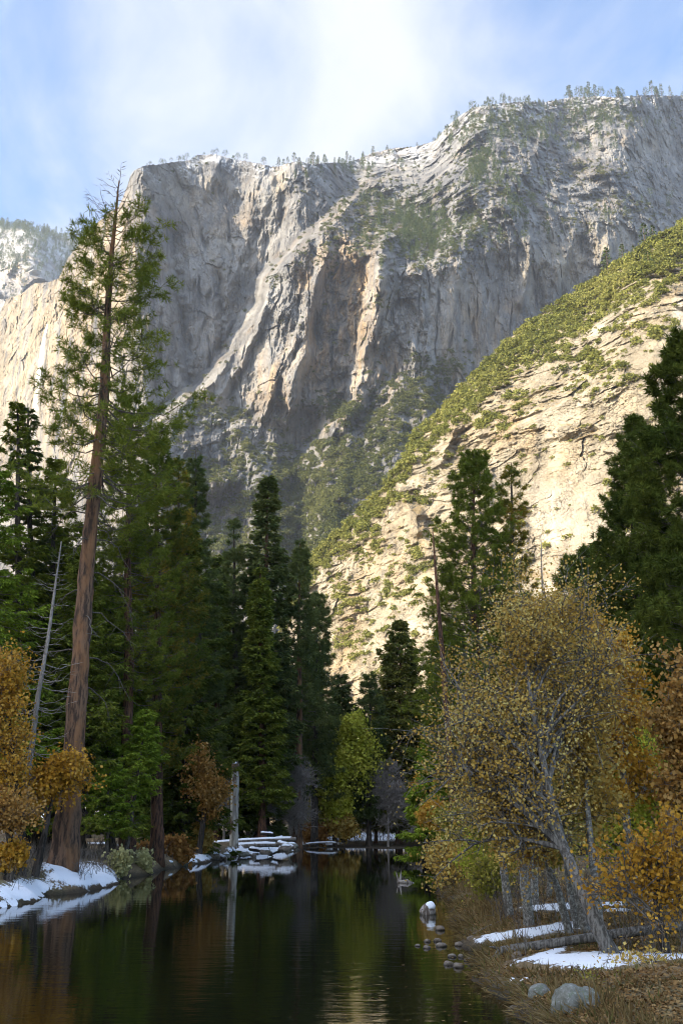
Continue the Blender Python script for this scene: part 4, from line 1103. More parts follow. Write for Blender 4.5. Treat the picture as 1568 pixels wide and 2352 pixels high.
# ---- conifers of the left bank
tree_c('ponderosa_pine', 'towering ponderosa pine with broken bare top and thick orange brown trunk on the left bank', 41, 150, 275, 415, 152, 1, (BK_PINE, BK_TWIG, N_MID),
       cb=.46, nb=135, prof='hero', style='tuft', droop=.42, rise=.22, top_bare=.14, twigs=15, fol=10, nw=.013, size=1.1, r0=.45, gap=.42, dead=26, asym=.12, bend=.5, flare=1.45)
LT = [
 ('fir_tree', 'tall pointed fir at far left, in front of the golden cliff', 52, 60, 40, 915, 96, 21, (BK_DARK, BK_TWIG, N_MID), dict(cb=.12, nb=150, droop=.3, rise=.12, twigs=12, fol=12)),
 ('fir_tree', 'slim second spire standing just right of the tall fir at far left', 54, 85, 66, 925, 84, 22, (BK_DARK, BK_TWIG, N_BLUE), dict(cb=.12, nb=130, droop=.3, twigs=11, fol=12)),
 ('conifer', 'bushy green conifer cut off by the left frame edge', 48, -20, 2, 1070, 150, 23, (BK_DARK, BK_TWIG, N_FRESH), dict(cb=.1, nb=150, droop=.3, twigs=13, fol=13)),
 ('conifer', 'broad green conifer left of the great ponderosa trunk', 56, 125, 128, 1045, 120, 24, (BK_DARK, BK_TWIG, N_MID), dict(cb=.1, nb=150, droop=.3, twigs=12, fol=13)),
 ('pine_tree', 'dense pine whose dark trunk rises just right of the great ponderosa', 53, 296, 297, 905, 120, 25, (BK_RED, BK_TWIG, N_MID), dict(cb=.3, nb=150, prof='pine', style='tuft', twigs=15, fol=14, droop=.3, rise=.2)),
 ('pine_tree', 'pine with rusty inner needles behind the dense pine beside the ponderosa', 57, 365, 362, 1010, 110, 26, (BK_RED, BK_TWIG, N_RUST), dict(cb=.22, nb=140, prof='pine', style='tuft', twigs=15, fol=14, droop=.35, rise=.2)),
 ('pine_tree', 'narrow pine, left one of the two slim spires right of the ponderosa', 72, 405, 410, 1045, 62, 27, (BK_DARK, BK_TWIG, N_RUST), dict(cb=.12, nb=140, prof='narrow', style='tuft', twigs=12, fol=13)),
 ('pine_tree', 'narrow pine, right one of the two slim spires right of the ponderosa', 74, 458, 450, 1032, 70, 28, (BK_DARK, BK_TWIG, N_BLUE), dict(cb=.12, nb=150, prof='narrow', style='tuft', twigs=12, fol=13)),
 ('pine_tree', 'thin pine with long bare lower trunk left of the tallest central fir', 91, 548, 536, 1190, 46, 29, (BK_DARK, BK_TWIG, N_BLUE), dict(cb=.3, nb=110, prof='cone', style='tuft', twigs=9, fol=12)),
 ('fir_tree', 'tallest dark fir in the middle of the left bank forest', 91, 598, 617, 1088, 78, 30, (BK_RED, BK_TWIG, N_BLUE), dict(cb=.16, nb=190, prof='cone', droop=.15, rise=.12, twigs=12, fol=13)),
 ('cedar_tree', 'dense narrow cedar in front of the tallest central fir', 87, 602, 597, 1295, 50, 31, (BK_RED, BK_TWIG, N_MID), dict(cb=.14, nb=200, prof='cone', droop=.35, twigs=11, fol=13)),
 ('pine_tree', 'pine with a straight bare reddish trunk right of the tallest central fir', 94, 683, 690, 1240, 50, 32, (BK_PINE, BK_TWIG, N_BLUE), dict(cb=.38, nb=110, prof='cone', style='tuft', twigs=10, fol=12, dead=8)),
 ('pine_tree', 'pine at the right end of the tall row beside the bright cliff', 100, 722, 730, 1358, 58, 33, (BK_DARK, BK_TWIG, N_BLUE), dict(cb=.18, nb=140, prof='cone', style='tuft', twigs=10, fol=12)),
 ('fir_tree', 'low blue green fir just left of the gap of bright cliff', 108, 786, 784, 1545, 46, 34, (BK_DARK, BK_TWIG, N_BLUE), dict(cb=.08, nb=120, prof='cone', twigs=10, fol=12)),
 ('pine_tree', 'small round topped pine in the gap of bright cliff', 102, 846, 848, 1540, 34, 35, (BK_DARK, BK_TWIG, N_BLUE), dict(cb=.15, nb=80, prof='pine', style='tuft', twigs=9, fol=12)),
 ('fir_tree', 'brownish green cone shaped fir alone against the foot of the bright spur', 106, 915, 918, 1420, 84, 36, (BK_RED, BK_TWIG, N_BROWN), dict(cb=.06, nb=210, prof='cone', droop=.15, twigs=11, fol=13)),
 ('conifer', 'dark conifer filling the wood below the two slim spires', 68, 425, 430, 1200, 100, 37, (BK_DARK, BK_TWIG, N_DARK), dict(cb=.1, nb=150, droop=.3, twigs=12, fol=13)),
 ('conifer', 'dark conifer between the slim spires and the thin bare stemmed pine', 88, 500, 500, 1330, 66, 38, (BK_RED, BK_TWIG, N_DARK), dict(cb=.1, nb=140, droop=.3, twigs=11, fol=13)),
 ('cedar_tree', 'dense dark green cedar behind the leaning sapling', 70, 395, 375, 1400, 100, 39, (BK_DARK, BK_TWIG, N_DARK), dict(cb=.05, nb=210, droop=.4, twigs=12, fol=14)),
 ('cedar_tree', 'green cedar directly right of the ponderosa trunk', 55, 258, 252, 1330, 80, 40, (BK_DARK, BK_TWIG, N_FRESH), dict(cb=.16, nb=170, droop=.4, twigs=12, fol=14)),
 ('cedar_tree', 'round dark cedar behind the tall bare snag', 88, 545, 540, 1590, 66, 41, (BK_DARK, BK_TWIG, N_DARK), dict(cb=.04, nb=120, prof='pine', droop=.35, twigs=11, fol=14)),
 ('cedar_tree', 'low dark cedar reaching nearly down to the left shore', 69, 398, 388, 1590, 58, 42, (BK_DARK, BK_TWIG, N_DARK), dict(cb=.04, nb=130, droop=.4, twigs=11, fol=14)),
 ('conifer', 'shaggy dark conifer seen behind the leafless slender snag', 50, 190, 195, 1250, 110, 43, (BK_DARK, BK_TWIG, N_MID), dict(cb=.12, nb=150, droop=.35, twigs=12, fol=13)),
 ('sapling', 'light green sapling on a leaning bare stem at the left shore', 51, 290, 338, 1628, 52, 44, (BK_TWIG, BK_TWIG, N_FRESH), dict(cb=.45, nb=80, prof='pine', twigs=9, fol=12, r0=.10, size=.75)),
 ('sapling', 'small yellowish green sapling between the ponderosa trunk and the leaning stem', 49, 250, 253, 1745, 60, 45, (BK_TWIG, BK_TWIG, N_FRESH), dict(cb=.3, nb=60, prof='pine', twigs=9, fol=12, r0=.07, size=.62)),
 ('fir_tree', 'young dark fir among the bare bushes beyond the log pile', 92, 615, 620, 1760, 34, 46, (BK_DARK, BK_TWIG, N_BLUE), dict(cb=.04, nb=70, twigs=9, fol=12)),
]
RT = [
 ('pine_tree', 'large dark pine left of the thin spire on the right bank', 60, 1092, 1086, 1035, 140, 51, (BK_RED, BK_TWIG, N_MID), dict(cb=.2, nb=230, prof='cone', style='tuft', twigs=14, fol=14, rise=.25, droop=.2)),
 ('pine_tree', 'thin open pine spire against the pale slab of the spur', 63, 1182, 1172, 1060, 74, 52, (BK_DARK, BK_TWIG, N_RUST), dict(cb=.2, nb=110, prof='cone', style='tuft', twigs=11, fol=14, rise=.25, droop=.15)),
 ('pine_tree', 'tall dense pine at right with its top against the pale cliff', 49, 1462, 1455, 955, 108, 53, (BK_DARK, BK_TWIG, N_DARK), dict(cb=.2, nb=180, prof='cone', style='tuft', twigs=16, fol=16, rise=.3, droop=.15, size=1.1)),
 ('pine_tree', 'big dark pine cut off by the right frame edge', 37, 1590, 1578, 770, 150, 54, (BK_DARK, BK_TWIG, N_DARK), dict(cb=.2, nb=170, prof='pine', style='tuft', twigs=16, fol=18, rise=.3, droop=.15, size=1.1)),
 ('pine_tree', 'dark pine filling the wood below the tall pine at right', 52, 1400, 1395, 1240, 100, 55, (BK_DARK, BK_TWIG, N_DARK), dict(cb=.12, nb=150, prof='pine', style='tuft', twigs=14, fol=15)),
 ('cedar_tree', 'bluish cedar behind the brown oak at the right frame edge', 42, 1525, 1525, 1200, 105, 56, (BK_DARK, BK_TWIG, N_BLUE), dict(cb=.08, nb=170, droop=.35, twigs=12, fol=14)),
 ('conifer', 'dark conifer behind the golden cottonwoods', 62, 1240, 1240, 1420, 100, 57, (BK_DARK, BK_TWIG, N_DARK), dict(cb=.08, nb=150, twigs=12, fol=13)),
 ('conifer', 'dark conifer behind the leaning red snag', 68, 1022, 1036, 1450, 62, 58, (BK_DARK, BK_TWIG, N_MID), dict(cb=.08, nb=150, twigs=12, fol=13)),
 ('cedar_tree', 'small vivid green cedar at the left foot of the golden trees', 60, 975, 985, 1690, 48, 59, (BK_DARK, BK_TWIG, N_FRESH), dict(cb=.04, nb=90, twigs=10, fol=13)),
 ('cedar_tree', 'green cedar spire beside the pale slab left of the tall right pine', 55, 1330, 1330, 1310, 60, 60, (BK_DARK, BK_TWIG, N_MID), dict(cb=.08, nb=120, twigs=11, fol=13)),
]
for kind, label, D, vb, vt, vyt, w, seed, mats, kw in LT + RT:
    tree_c(kind, label, D, vb, vt, vyt, w, seed, mats, **kw)
# dead standing conifers
def dead_tree(label, D, vb, vt, vyt, seed, mat, r0, nb, W, rise=.1, droop=.3, cb=.2):
    xt, zt_ = top_of(D, vt, vyt); xb = (vb - CX) * D / 2399.
    tr, li, le = conifer(seed, zt_ - .8, r0, cb=cb, W=W * D / 2150., nb=nb, prof='narrow', style='tuft', droop=droop, rise=rise, top_bare=1.1, twigs=6, lean=(xt - xb, 0), size=.8, bend=.15)
    put('dead_tree', D, vb, (tr, li, None), label, 'dead tree', (mat, mat, None))
dead_tree('slender grey dead conifer leaning left of the great ponderosa', 40, 42, 141, 1240, 83, BK_BARE, .13, 64, 95, cb=.24)
dead_tree('leaning reddish dead trunk in front of the large pine on the right bank', 57, 1047, 993, 1195, 72, BK_RED, .26, 34, 45)
dead_tree('thin bare dead spire behind the golden cottonwoods', 60, 1252, 1240, 1225, 73, BK_BARE, .10, 40, 26)
# ---- the wood behind: copies of five conifers
PROTO = []
for i, (mt, st, pf, nb_) in enumerate([(N_DARK, 'spray', 'cone', 130), (N_BLUE, 'tuft', 'pine', 110), (N_DARK, 'tuft', 'cone', 120), (N_MID, 'spray', 'narrow', 130), (N_BROWN, 'spray', 'cone', 110)]):
    tr, li, le = conifer(300 + i, 24., .3, cb=.1 + .05 * i, W=3.0 if pf != 'narrow' else 2.2, nb=nb_, prof=pf, style=st, twigs=10, fol=12, size=1.9)
    o = bpy.data.objects.new('conifer', None)
    me3 = [('trunk', tr.build('trunk', BK_DARK)), ('limbs', li.build('limbs', BK_TWIG)), ('crown', le.build('crown', mt))]
    PROTO.append(me3)
rs = np.random.RandomState(404)
def fill(n, x0, x1, d0, d1, y0, y1, label, group, kinds=(0, 1, 2, 3), avoid=None):
    for k in range(n):
        vx = x0 + (x1 - x0) * (k + rs.uniform(.1, .9)) / n; D = rs.uniform(d0, d1); vyt = rs.uniform(y0, y1)
        if avoid and avoid[0] < vx < avoid[1]: vyt = max(vyt, avoid[2] + rs.uniform(0, 25))
        H = top_of(D, vx, vyt)[1] - 1.
        x = (vx - CX) * D / 2399.
        o = empty('conifer', (x, D, float(ground_z(np.array([x]), np.array([D]))[0]) - .1), label, 'tree', group, rs.uniform(0, 6.28))
        s_ = H / 24.; wv = rs.uniform(.85, 1.25) * s_ * max(1., (16. / H)) ** .3
        o.scale = (wv, wv, s_)
        for nm, me_ in PROTO[kinds[rs.randint(len(kinds))]]: link(nm, me_, o)
fill(16, -60, 500, 84, 120, 1180, 1380, 'dark conifer in the crowded wood on the left bank', 'conifers of the left wood')
fill(12, 440, 720, 108, 140, 1420, 1560, 'dark conifer deep in the wood behind the central row', 'conifers behind the central row')
fill(16, 700, 1010, 140, 190, 1610, 1690, 'distant conifer closing the view at the bend of the river', 'conifers at the river bend', (0, 1, 2, 4), (800, 850, 1650))
fill(22, 690, 1060, 138, 160, 1700, 1770, 'low dark conifer behind the leafless trees of the far bank', 'low conifers of the far bank', (0, 3, 1))
fill(14, 1000, 1620, 80, 120, 1400, 1560, 'dark conifer in the wood behind the golden trees', 'conifers of the right wood')
fill(8, 1330, 1650, 66, 78, 1180, 1400, 'dark conifer in the wood behind the tall right pine', 'conifers behind the tall right pine')

# ================================================================== BROADLEAF TREES
def E(vx, vy, rx, ry, D, rel):
    x, y, z = at(vx, vy, D); s = D / 2330.
    return (np.array([float(x) - rel[0], D - rel[1], float(z) - rel[2]]), np.array([rx * s, rx * s * .75, ry * s]))
def tree_b(kind, label, D, path, r0, ells, seed, mats, cat='tree', **kw):
    """path: (vx, vy, dD) picture points up the stem, first is the foot"""
    xb = (path[0][0] - CX) * D / 2399. if len(path[0]) < 4 else path[0][3]
    zb = max(0., float(ground_z(np.array([xb]), np.array([D]))[0])) - .05
    rel = (xb, D, zb)
    pts = [(0, 0, -.2)]
    for p in path[1:]:
        dd = D + (p[2] if len(p) > 2 else 0)
        x, y, z = at(p[0], p[1], dd); pts.append((float(x) - xb, dd - D, float(z) - zb))
    el = []
    for e in ells:
        el.append(E(e[0], e[1], e[2], e[3], D + (e[4] if len(e) > 4 else 0), rel))
    parts = broadleaf(seed, pts, r0, el, **kw)
    o = empty(kind, rel, label, cat)
    for nm, mb, mt in zip(('trunk', 'limbs', 'crown'), parts, mats):
        if mb.n: link(nm, mb.build(nm, mt, nm == 'trunk'), o)
    return o
# right bank
tree_b('cottonwood_tree', 'golden cottonwood on the thick grey trunk that leans left over the snow', 17.6, [(1402, 2255), (1372, 2130), (1325, 2020, .4), (1290, 1940, .8), (1268, 1850, 1), (1235, 1700, 1.3), (1212, 1570, 1.6), (1200, 1430, 1.8)], .125,
       [(1120, 1640, 95, 120, 2), (1215, 1480, 105, 120, 2.2), (1085, 1770, 95, 70, 1.8), (1190, 1790, 120, 110, 2.4), (1040, 1715, 50, 30, 1), (1190, 1350, 50, 50, 2), (1140, 1930, 85, 45, 1.6), (1330, 1560, 90, 150, 2.6), (1350, 1420, 60, 80, 2.4)], 501, (BK_GREY, BK_GREY, L_GOLD),
       n1=70, n2=8, n3=7, nl=10, leaf=.06, leaf_scatter=.10, start=.4, r1=.75)
tree_b('cottonwood_tree', 'straight pale stemmed cottonwood with orange gold top right of the leaning trunk', 22, [(1318, 2190), (1306, 2000), (1295, 1800), (1290, 1600), (1288, 1430)], .12,
       [(1300, 1480, 85, 130), (1320, 1650, 85, 140), (1340, 1850, 90, 120)], 502, (BK_PALE, BK_PALE, L_GOLD), n1=26, n2=8, n3=7, nl=8, leaf=.095, leaf_scatter=.12, r1=.6)
tree_b('cottonwood_tree', 'slender grey stemmed cottonwood with orange leaves near the tall right pine', 23.5, [(1462, 2160), (1445, 1980), (1432, 1800), (1420, 1620), (1400, 1420)], .10,
       [(1395, 1450, 70, 110), (1420, 1600, 80, 120), (1440, 1800, 80, 120)], 503, (BK_PALE, BK_PALE, L_ORANGE), n1=20, n2=8, n3=7, nl=7, leaf=.10, leaf_scatter=.12, r1=.6)
for k, (vb, vt, vyt, D, r0, ells, mt, lab) in enumerate([
    (1163, 1118, 1760, 25.5, .10, [(1100, 1850, 70, 90), (1150, 1780, 70, 70)], L_OLIVE, 'mottled alder leaning left, first trunk from the water on the right bank'),
    (1205, 1172, 1740, 23.5, .115, [(1180, 1820, 80, 100), (1240, 1900, 60, 60)], L_OLIVE, 'mottled alder with the darkest flecked trunk just right of the leaning one'),
    (1218, 1225, 1760, 27, .10, [(1230, 1800, 70, 80)], L_GOLD, 'thin alder directly behind the flecked trunk'),
    (1336, 1265, 1800, 21, .10, [(1260, 1850, 80, 90)], L_OLIVE, 'grey alder trunk rising left of the thick leaning cottonwood base'),
    (1362, 1345, 1700, 20.5, .085, [(1340, 1780, 80, 110)], L_GOLD, 'slim pale alder close behind the thick leaning cottonwood base'),
    (1298, 1230, 1900, 21.5, .08, [(1220, 1930, 60, 50)], L_BROWN, 'thin crooked stem standing in the middle snow patch'),
    (1425, 1405, 1800, 26, .09, [(1410, 1870, 70, 80)], L_OLIVE, 'thin stem behind the rearmost snow patch'),
    (1500, 1480, 1720, 27, .10, [(1480, 1800, 80, 110)], L_YG, 'yellow green alder in the shade at right'),
    (1250, 1270, 1950, 30, .08, [(1265, 1960, 60, 40)], L_OLIVE, 'small background alder between the snow patches'),
    (1052, 1040, 1850, 39, .12, [(1050, 1900, 50, 60)], L_OLIVE, 'first of the pair of grey stems at the waterline bend'),
    (1068, 1066, 1860, 40, .11, [(1075, 1890, 50, 60)], L_BROWN, 'second of the pair of grey stems at the waterline bend'),
    (1120, 1110, 1930, 33, .07, [(1110, 1960, 60, 50)], L_YG, 'low yellow green alder behind the brown grass bank')]):
    gy_ = 1176 + 2287 * math.tan(math.atan(1.9 / D) + PITCH)
    tree_b('alder_tree', lab, D, [(vb, gy_), ((vb * 2 + vt) / 3 + 4, (gy_ * 2 + vyt) / 3), ((vb + vt * 2) / 3 - 4, (gy_ + vyt * 2) / 3), (vt, vyt)], r0, ells, 510 + k, (BK_PALE, BK_TWIG, mt), n1=12, n2=7, n3=6, nl=6, leaf=.085 + .0018 * (D - 20), leaf_scatter=.12, r1=.6)
tree_b('oak_tree', 'small orange leaved oak on a dark crooked stem at the lower right corner', 17.3, [(1510, 2240), (1520, 2150), (1505, 2060), (1512, 1960)], .085,
       [(1480, 2010, 90, 60), (1540, 1930, 60, 80), (1420, 2060, 70, 40), (1550, 2060, 50, 60)], 530, (BK_DARK, BK_TWIG, L_ORANGE), n1=17, n2=8, n3=6, nl=5, leaf=.075, leaf_scatter=.11, r1=.62)
tree_b('oak_tree', 'brown leaved oak reaching in from the right frame edge', 20, [(1640, 2200), (1620, 1900), (1600, 1700)], .16,
       [(1560, 1640, 55, 120), (1590, 1850, 90, 120), (1570, 1480, 40, 60)], 531, (BK_DARK, BK_TWIG, L_BROWN), n1=24, n2=8, n3=7, nl=9, leaf=.10, leaf_scatter=.10, r1=.6)
tree_b('oak_tree', 'low yellow green oak in the deep shade under the brown oak', 24, [(1545, 2120), (1530, 1950), (1520, 1850)], .1,
       [(1500, 1880, 80, 90), (1440, 1950, 70, 60)], 532, (BK_DARK, BK_TWIG, L_YG), n1=16, n2=8, n3=6, nl=7, leaf=.10, leaf_scatter=.12, r1=.6)
tree_b('shrub', 'yellow shrub hanging over the water at the bend', 38, [(1040, 2010), (1030, 1960)], .06, [(1020, 1985, 50, 25), (1070, 2000, 40, 30), (1000, 1975, 30, 14)], 533, (BK_TWIG, BK_TWIG, L_GOLD), 'shrub', n1=14, n2=6, n3=5, nl=6, leaf=.12, leaf_scatter=.15, r1=.6)
tree_b('shrub', 'olive shrub under the alders on the grassy bank', 31, [(1130, 2060), (1135, 2020)], .05, [(1130, 2015, 60, 40), (1180, 1990, 50, 40)], 534, (BK_TWIG, BK_TWIG, L_OLIVE), 'shrub', n1=14, n2=6, n3=5, nl=6, leaf=.1, leaf_scatter=.14, r1=.6)
tree_b('shrub', 'small leafy shrub beside the large boulder', 15.6, [(1390, 2320), (1385, 2290)], .02, [(1395, 2290, 40, 30), (1350, 2330, 30, 20)], 535, (BK_TWIG, BK_TWIG, L_OLIVE), 'shrub', n1=9, n2=5, n3=4, nl=5, leaf=.05, leaf_scatter=.06, r1=.35, start=0)
tree_b('shrub', 'low golden shrub around the foot of the corner oak', 16.5, [(1470, 2290), (1470, 2240)], .02, [(1470, 2240, 60, 28), (1420, 2265, 40, 18), (1540, 2260, 50, 25)], 536, (BK_TWIG, BK_TWIG, L_GOLD), 'shrub', n1=14, n2=6, n3=4, nl=6, leaf=.065, leaf_scatter=.08, r1=.4, start=0)
# left bank
tree_b('oak_tree', 'bright orange gold oak at the left frame edge', 38, [(60, 2010), (50, 1900), (30, 1750), (20, 1600)], .2,
       [(15, 1540, 30, 70), (30, 1660, 45, 70), (30, 1770, 60, 60), (-50, 1650, 50, 130)], 540, (BK_DARK, BK_TWIG, L_ORANGE), n1=30, n2=8, n3=7, nl=7, leaf=.115, leaf_scatter=.2, r1=.75)
tree_b('oak_tree', 'thinner brown orange oak in front of the ponderosa trunk', 38.5, [(88, 2005), (100, 1930), (115, 1860), (130, 1800)], .15,
       [(140, 1790, 45, 40), (60, 1840, 60, 25), (175, 1770, 25, 35)], 541, (BK_DARK, BK_TWIG, L_ORANGE), n1=24, n2=8, n3=7, nl=5, leaf=.13, leaf_scatter=.16, r1=.6)
tree_b('oak_tree', 'dark forked trunk with rusty leaves standing in the snow at far left', 36, [(30, 2030), (28, 1980), (20, 1900), (10, 1820)], .2,
       [(0, 1860, 50, 25), (60, 1880, 40, 20)], 542, (BK_DARK, BK_TWIG, L_BROWN), n1=14, n2=7, n3=7, nl=4, leaf=.13, leaf_scatter=.16, r1=.6)
tree_b('oak_tree', 'orange oak with dark curved branch behind the tall snag', 66, [(458, 1945), (468, 1880), (470, 1830), (468, 1760)], .2,
       [(462, 1755, 24, 34), (488, 1815, 34, 34), (448, 1800, 18, 24), (500, 1860, 22, 20)], 543, (BK_DARK, BK_DARK, L_BROWN), n1=22, n2=7, n3=6, nl=6, leaf=.19, leaf_scatter=.28, r1=.62)
tree_b('maple_tree', 'yellow green maple on the far bank', 101, [(770, 1925), (765, 1860), (790, 1790), (810, 1700)], .22,
       [(815, 1700, 38, 48), (800, 1770, 55, 40), (760, 1810, 40, 40), (790, 1850, 50, 30), (850, 1760, 22, 40)], 544, (BK_DARK, BK_DARK, L_YG), n1=34, n2=8, n3=6, nl=12, leaf=.3, leaf_scatter=.4, r1=.8)
tree_b('maple_tree', 'duller yellow maple right behind the yellow green one', 107, [(862, 1920), (866, 1800), (870, 1700)], .2, [(872, 1690, 30, 45), (880, 1740, 25, 35)], 545, (BK_RED, BK_DARK, L_OLIVE), n1=16, n2=8, n3=6, nl=9, leaf=.3, leaf_scatter=.4, r1=.8)
tree_b('maple_tree', 'pale yellow maple left of the bright one on the far bank', 102, [(735, 1930), (740, 1860), (745, 1800)], .15, [(745, 1820, 28, 60), (740, 1880, 30, 30)], 546, (BK_PALE, BK_TWIG, L_OLIVE), n1=16, n2=8, n3=6, nl=8, leaf=.26, leaf_scatter=.35, r1=.8)
for k, (vb, vyt, D, ells, lab) in enumerate([
    (890, 1740, 102, [(892, 1800, 48, 60), (890, 1860, 56, 40)], 'rounded grey leafless tree on the snowy far bank'),
    (930, 1790, 108, [(945, 1850, 40, 60)], 'leafless tree half hidden behind the rounded grey one'),
    (665, 1730, 93, [(660, 1790, 52, 60), (670, 1860, 55, 40)], 'wide grey brown leafless tree beyond the log pile'),
    (600, 1760, 90, [(590, 1830, 55, 60)], 'leafless tree just right of the tall snag'),
    (515, 1760, 86, [(510, 1840, 36, 60)], 'leafless thicket tree just left of the tall snag'),
    (985, 1850, 101, [(990, 1900, 55, 30)], 'low leafless bush spreading over the right end of the far bank'),
    (700, 1860, 103, [(705, 1895, 40, 26)], 'low leafless bush left of the yellow maple')]):
    gy_ = 1176 + 2287 * math.tan(math.atan(2. / D) + PITCH)
    tree_b('bare_tree', lab, D, [(vb, gy_), (vb + 2, (gy_ + vyt) / 2), (vb, vyt)], .1, ells, 560 + k, (BK_BARE, BK_BARE, None), n1=44, n2=13, n3=12, nl=0, leaf=.3, r1=.95, start=.1, tw=2.6)
for k, (vx, vy, rx, ry, D, mt, lab) in enumerate([
    (318, 1985, 26, 22, 51, L_PALE, 'pale yellowish shrub at the tip of the left snow bank'),
    (272, 1985, 18, 14, 48, L_PALE, 'small pale shrub left of the yellowish one'),
    (400, 1955, 50, 22, 60, L_RUST, 'rust brown shrub on the dark part of the left shore'),
    (460, 1925, 36, 26, 68, L_GOLD, 'golden shrub overhanging the shore left of the log pile'),
    (25, 1965, 40, 16, 36, L_ORANGE, 'rusty orange shrub at the left frame edge'),
    (790, 1895, 36, 24, 101, L_GOLD, 'golden shrub on the snow under the yellow maple'),
    (350, 1960, 40, 12, 60, L_RUST, 'low rusty brush behind the leaning sapling'),
    (720, 1915, 30, 14, 101, L_RUST, 'rusty brush at the foot of the far bank wood'),
    (975, 1810, 26, 22, 62, L_ORANGE, 'orange shrub at the edge of the bright green cedar'),
    (1000, 1870, 36, 16, 55, L_ORANGE, 'orange brown shrub overhanging the far right bend')]):
    tree_b('shrub', lab, D, [(vx, vy + ry), (vx, vy)], .04, [(vx, vy, rx, ry)], 580 + k, (BK_TWIG, BK_TWIG, mt), 'shrub', n1=16, n2=7, n3=5, nl=7, leaf=.07 + .0024 * D, leaf_scatter=.03 + .0025 * D, r1=.12 + D * .003, start=0)

# ================================================================== WOOD, STONES
def rock_mesh(seed, rx, ry, rz, cut=.35, n=4):
    import bmesh
    bm = bmesh.new(); bmesh.ops.create_icosphere(bm, subdivisions=n, radius=1.)
    V = np.array([v.co[:] for v in bm.verts])
    r = np.random.RandomState(seed)
    for k in range(9):
        nn = unit(r.randn(3)); dd = r.uniform(.74, .95)
        e = V @ nn - dd; V = V - np.clip(e, 0, None)[:, None] * nn * .85
    V = V * (1 + .16 * pn3(V * 1.4 + seed, 3) + .06 * pn3(V * 4 + seed, 4) + .03 * pn3(V * 11 + seed, 5))[:, None]
    V[:, 2] = np.maximum(V[:, 2], -cut)
    V = V * np.array([rx, ry, rz])
    for v, c in zip(bm.verts, V): v.co = c
    me = bpy.data.meshes.new('rock'); bm.to_mesh(me); bm.free()
    me.polygons.foreach_set('use_smooth', np.ones(len(me.polygons), bool))
    return me
m, nt, out = new_mat('river_stone'); b = NB(nt); oc = b.n('ShaderNodeTexCoord').outputs['Object']; oi = b.n('ShaderNodeObjectInfo').outputs['Random']
n1 = b.noise(oc, 6, 6, .65); n2 = b.noise(oc, 28, 4, .7)
col = b.mix(oi, (.16, .12, .085), (.25, .21, .17))
col = b.mix(b.ramp(n1, .45, .62), col, (.10, .075, .05))
col = b.mix(b.math('MULTIPLY', b.ramp(n2, .55, .7), .5), col, (.33, .31, .27))
sx = b.n('ShaderNodeSeparateXYZ'); b.l(b.pos(), sx.inputs[0])
col = b.mix(b.ramp(sx.outputs[2], .0, .06, .85, 0.), col, (.03, .022, .015))
b.l(b.bsdf(col, .8, b.bump(n1, .6, .03), .3).outputs[0], out.inputs['Surface']); STONE = m
m, nt, out = new_mat('lichen_boulder'); b = NB(nt); oc = b.n('ShaderNodeTexCoord').outputs['Object']
n1 = b.noise(oc, 4, 6, .65); n2 = b.noise(oc, 22, 5, .7); n3 = b.noise(oc, 9, 4, .6, off=(4, 4, 4))
col = b.mix(b.ramp(n1, .4, .6), (.13, .125, .10), (.22, .215, .185))
col = b.mix(b.math('MULTIPLY', b.ramp(n3, .52, .64), .7), col, (.12, .14, .09))
col = b.mix(b.math('MULTIPLY', b.ramp(n2, .55, .68), .6), col, (.42, .42, .38))
col = b.mix(b.math('MULTIPLY', b.ramp(n2, .42, .3), .6), col, (.06, .055, .045))
b.l(b.bsdf(col, .9, b.bump(b.math('ADD', n1, b.math('MULTIPLY', n2, .4)), .7, .04), .2).outputs[0], out.inputs['Surface']); LICHEN = m
SNOW, nt, out = new_mat('snow'); b = NB(nt)
b.l(b.bsdf((.84, .86, .9), .6, b.bump(b.noise(b.n('ShaderNodeTexCoord').outputs['Object'], 12, 4, .6), .4, .03), .3).outputs[0], out.inputs['Surface'])
def put_rock(vx, vy, rpx, seed, label, mat=STONE, hz=.62, kind='rock', zc=None, sy=.8, group=None):
    z = .0
    for _ in range(6):
        x, y = on_ground(vx, vy, z); z = max(0., float(ground_z(np.array([float(x)]), np.array([float(y)]))[0]))
    R_ = rpx * float(y) / 2330.
    me = rock_mesh(seed, R_, R_ * sy, R_ * hz); me.materials.append(mat)
    o = link(kind, me, loc=(float(x), float(y), z + (.0 if zc is None else zc)))
    o.rotation_euler = (0, 0, seed * 1.3)
    return tag(o, label, kind, group)
for i, (vx, vy, r_, lab) in enumerate([
    (981, 2163, 9, 'small pale round stone in the water, upper left of the shore cluster'), (959, 2173, 7, 'smallest stone, farthest out in the water left of the cluster'),
    (980, 2178, 10, 'flat brown stone at the lower left of the shore cluster'), (1004, 2162, 11, 'rounded stone at the top middle of the shore cluster'),
    (1013, 2174, 13, 'broad brown stone at the middle of the shore cluster'), (1053, 2172, 13, 'upright dark brown stone at the right end of the shore cluster'),
    (1083, 2162, 11, 'stone half in the grass at the left tip of the middle snow patch'), (1059, 2198, 10, 'round pale stone between the two shore clusters'),
    (1038, 2198, 11, 'low dark stone left of the round pale one'), (1030, 2216, 13, 'dark pointed stone at the left of the lower cluster'),
    (1052, 2221, 16, 'widest flat stone at the bottom of the lower cluster'), (1078, 2208, 13, 'dark flat stone at the right of the lower cluster'),
    (1084, 2217, 11, 'small tan stone against the bank, right of the widest flat stone'), (1178, 2319, 13, 'flat tan stone at the foot of the near bank'),
    (1186, 2200, 22, 'broad tan stone between the dark log root and the lower snow patch'), (1010, 2136, 14, 'low stone at the waterline below the brown grass'), (1100, 2186, 14, 'brown stone buried in grass left of the dark log root')]):
    put_rock(vx, vy, r_, 30 + i, lab)
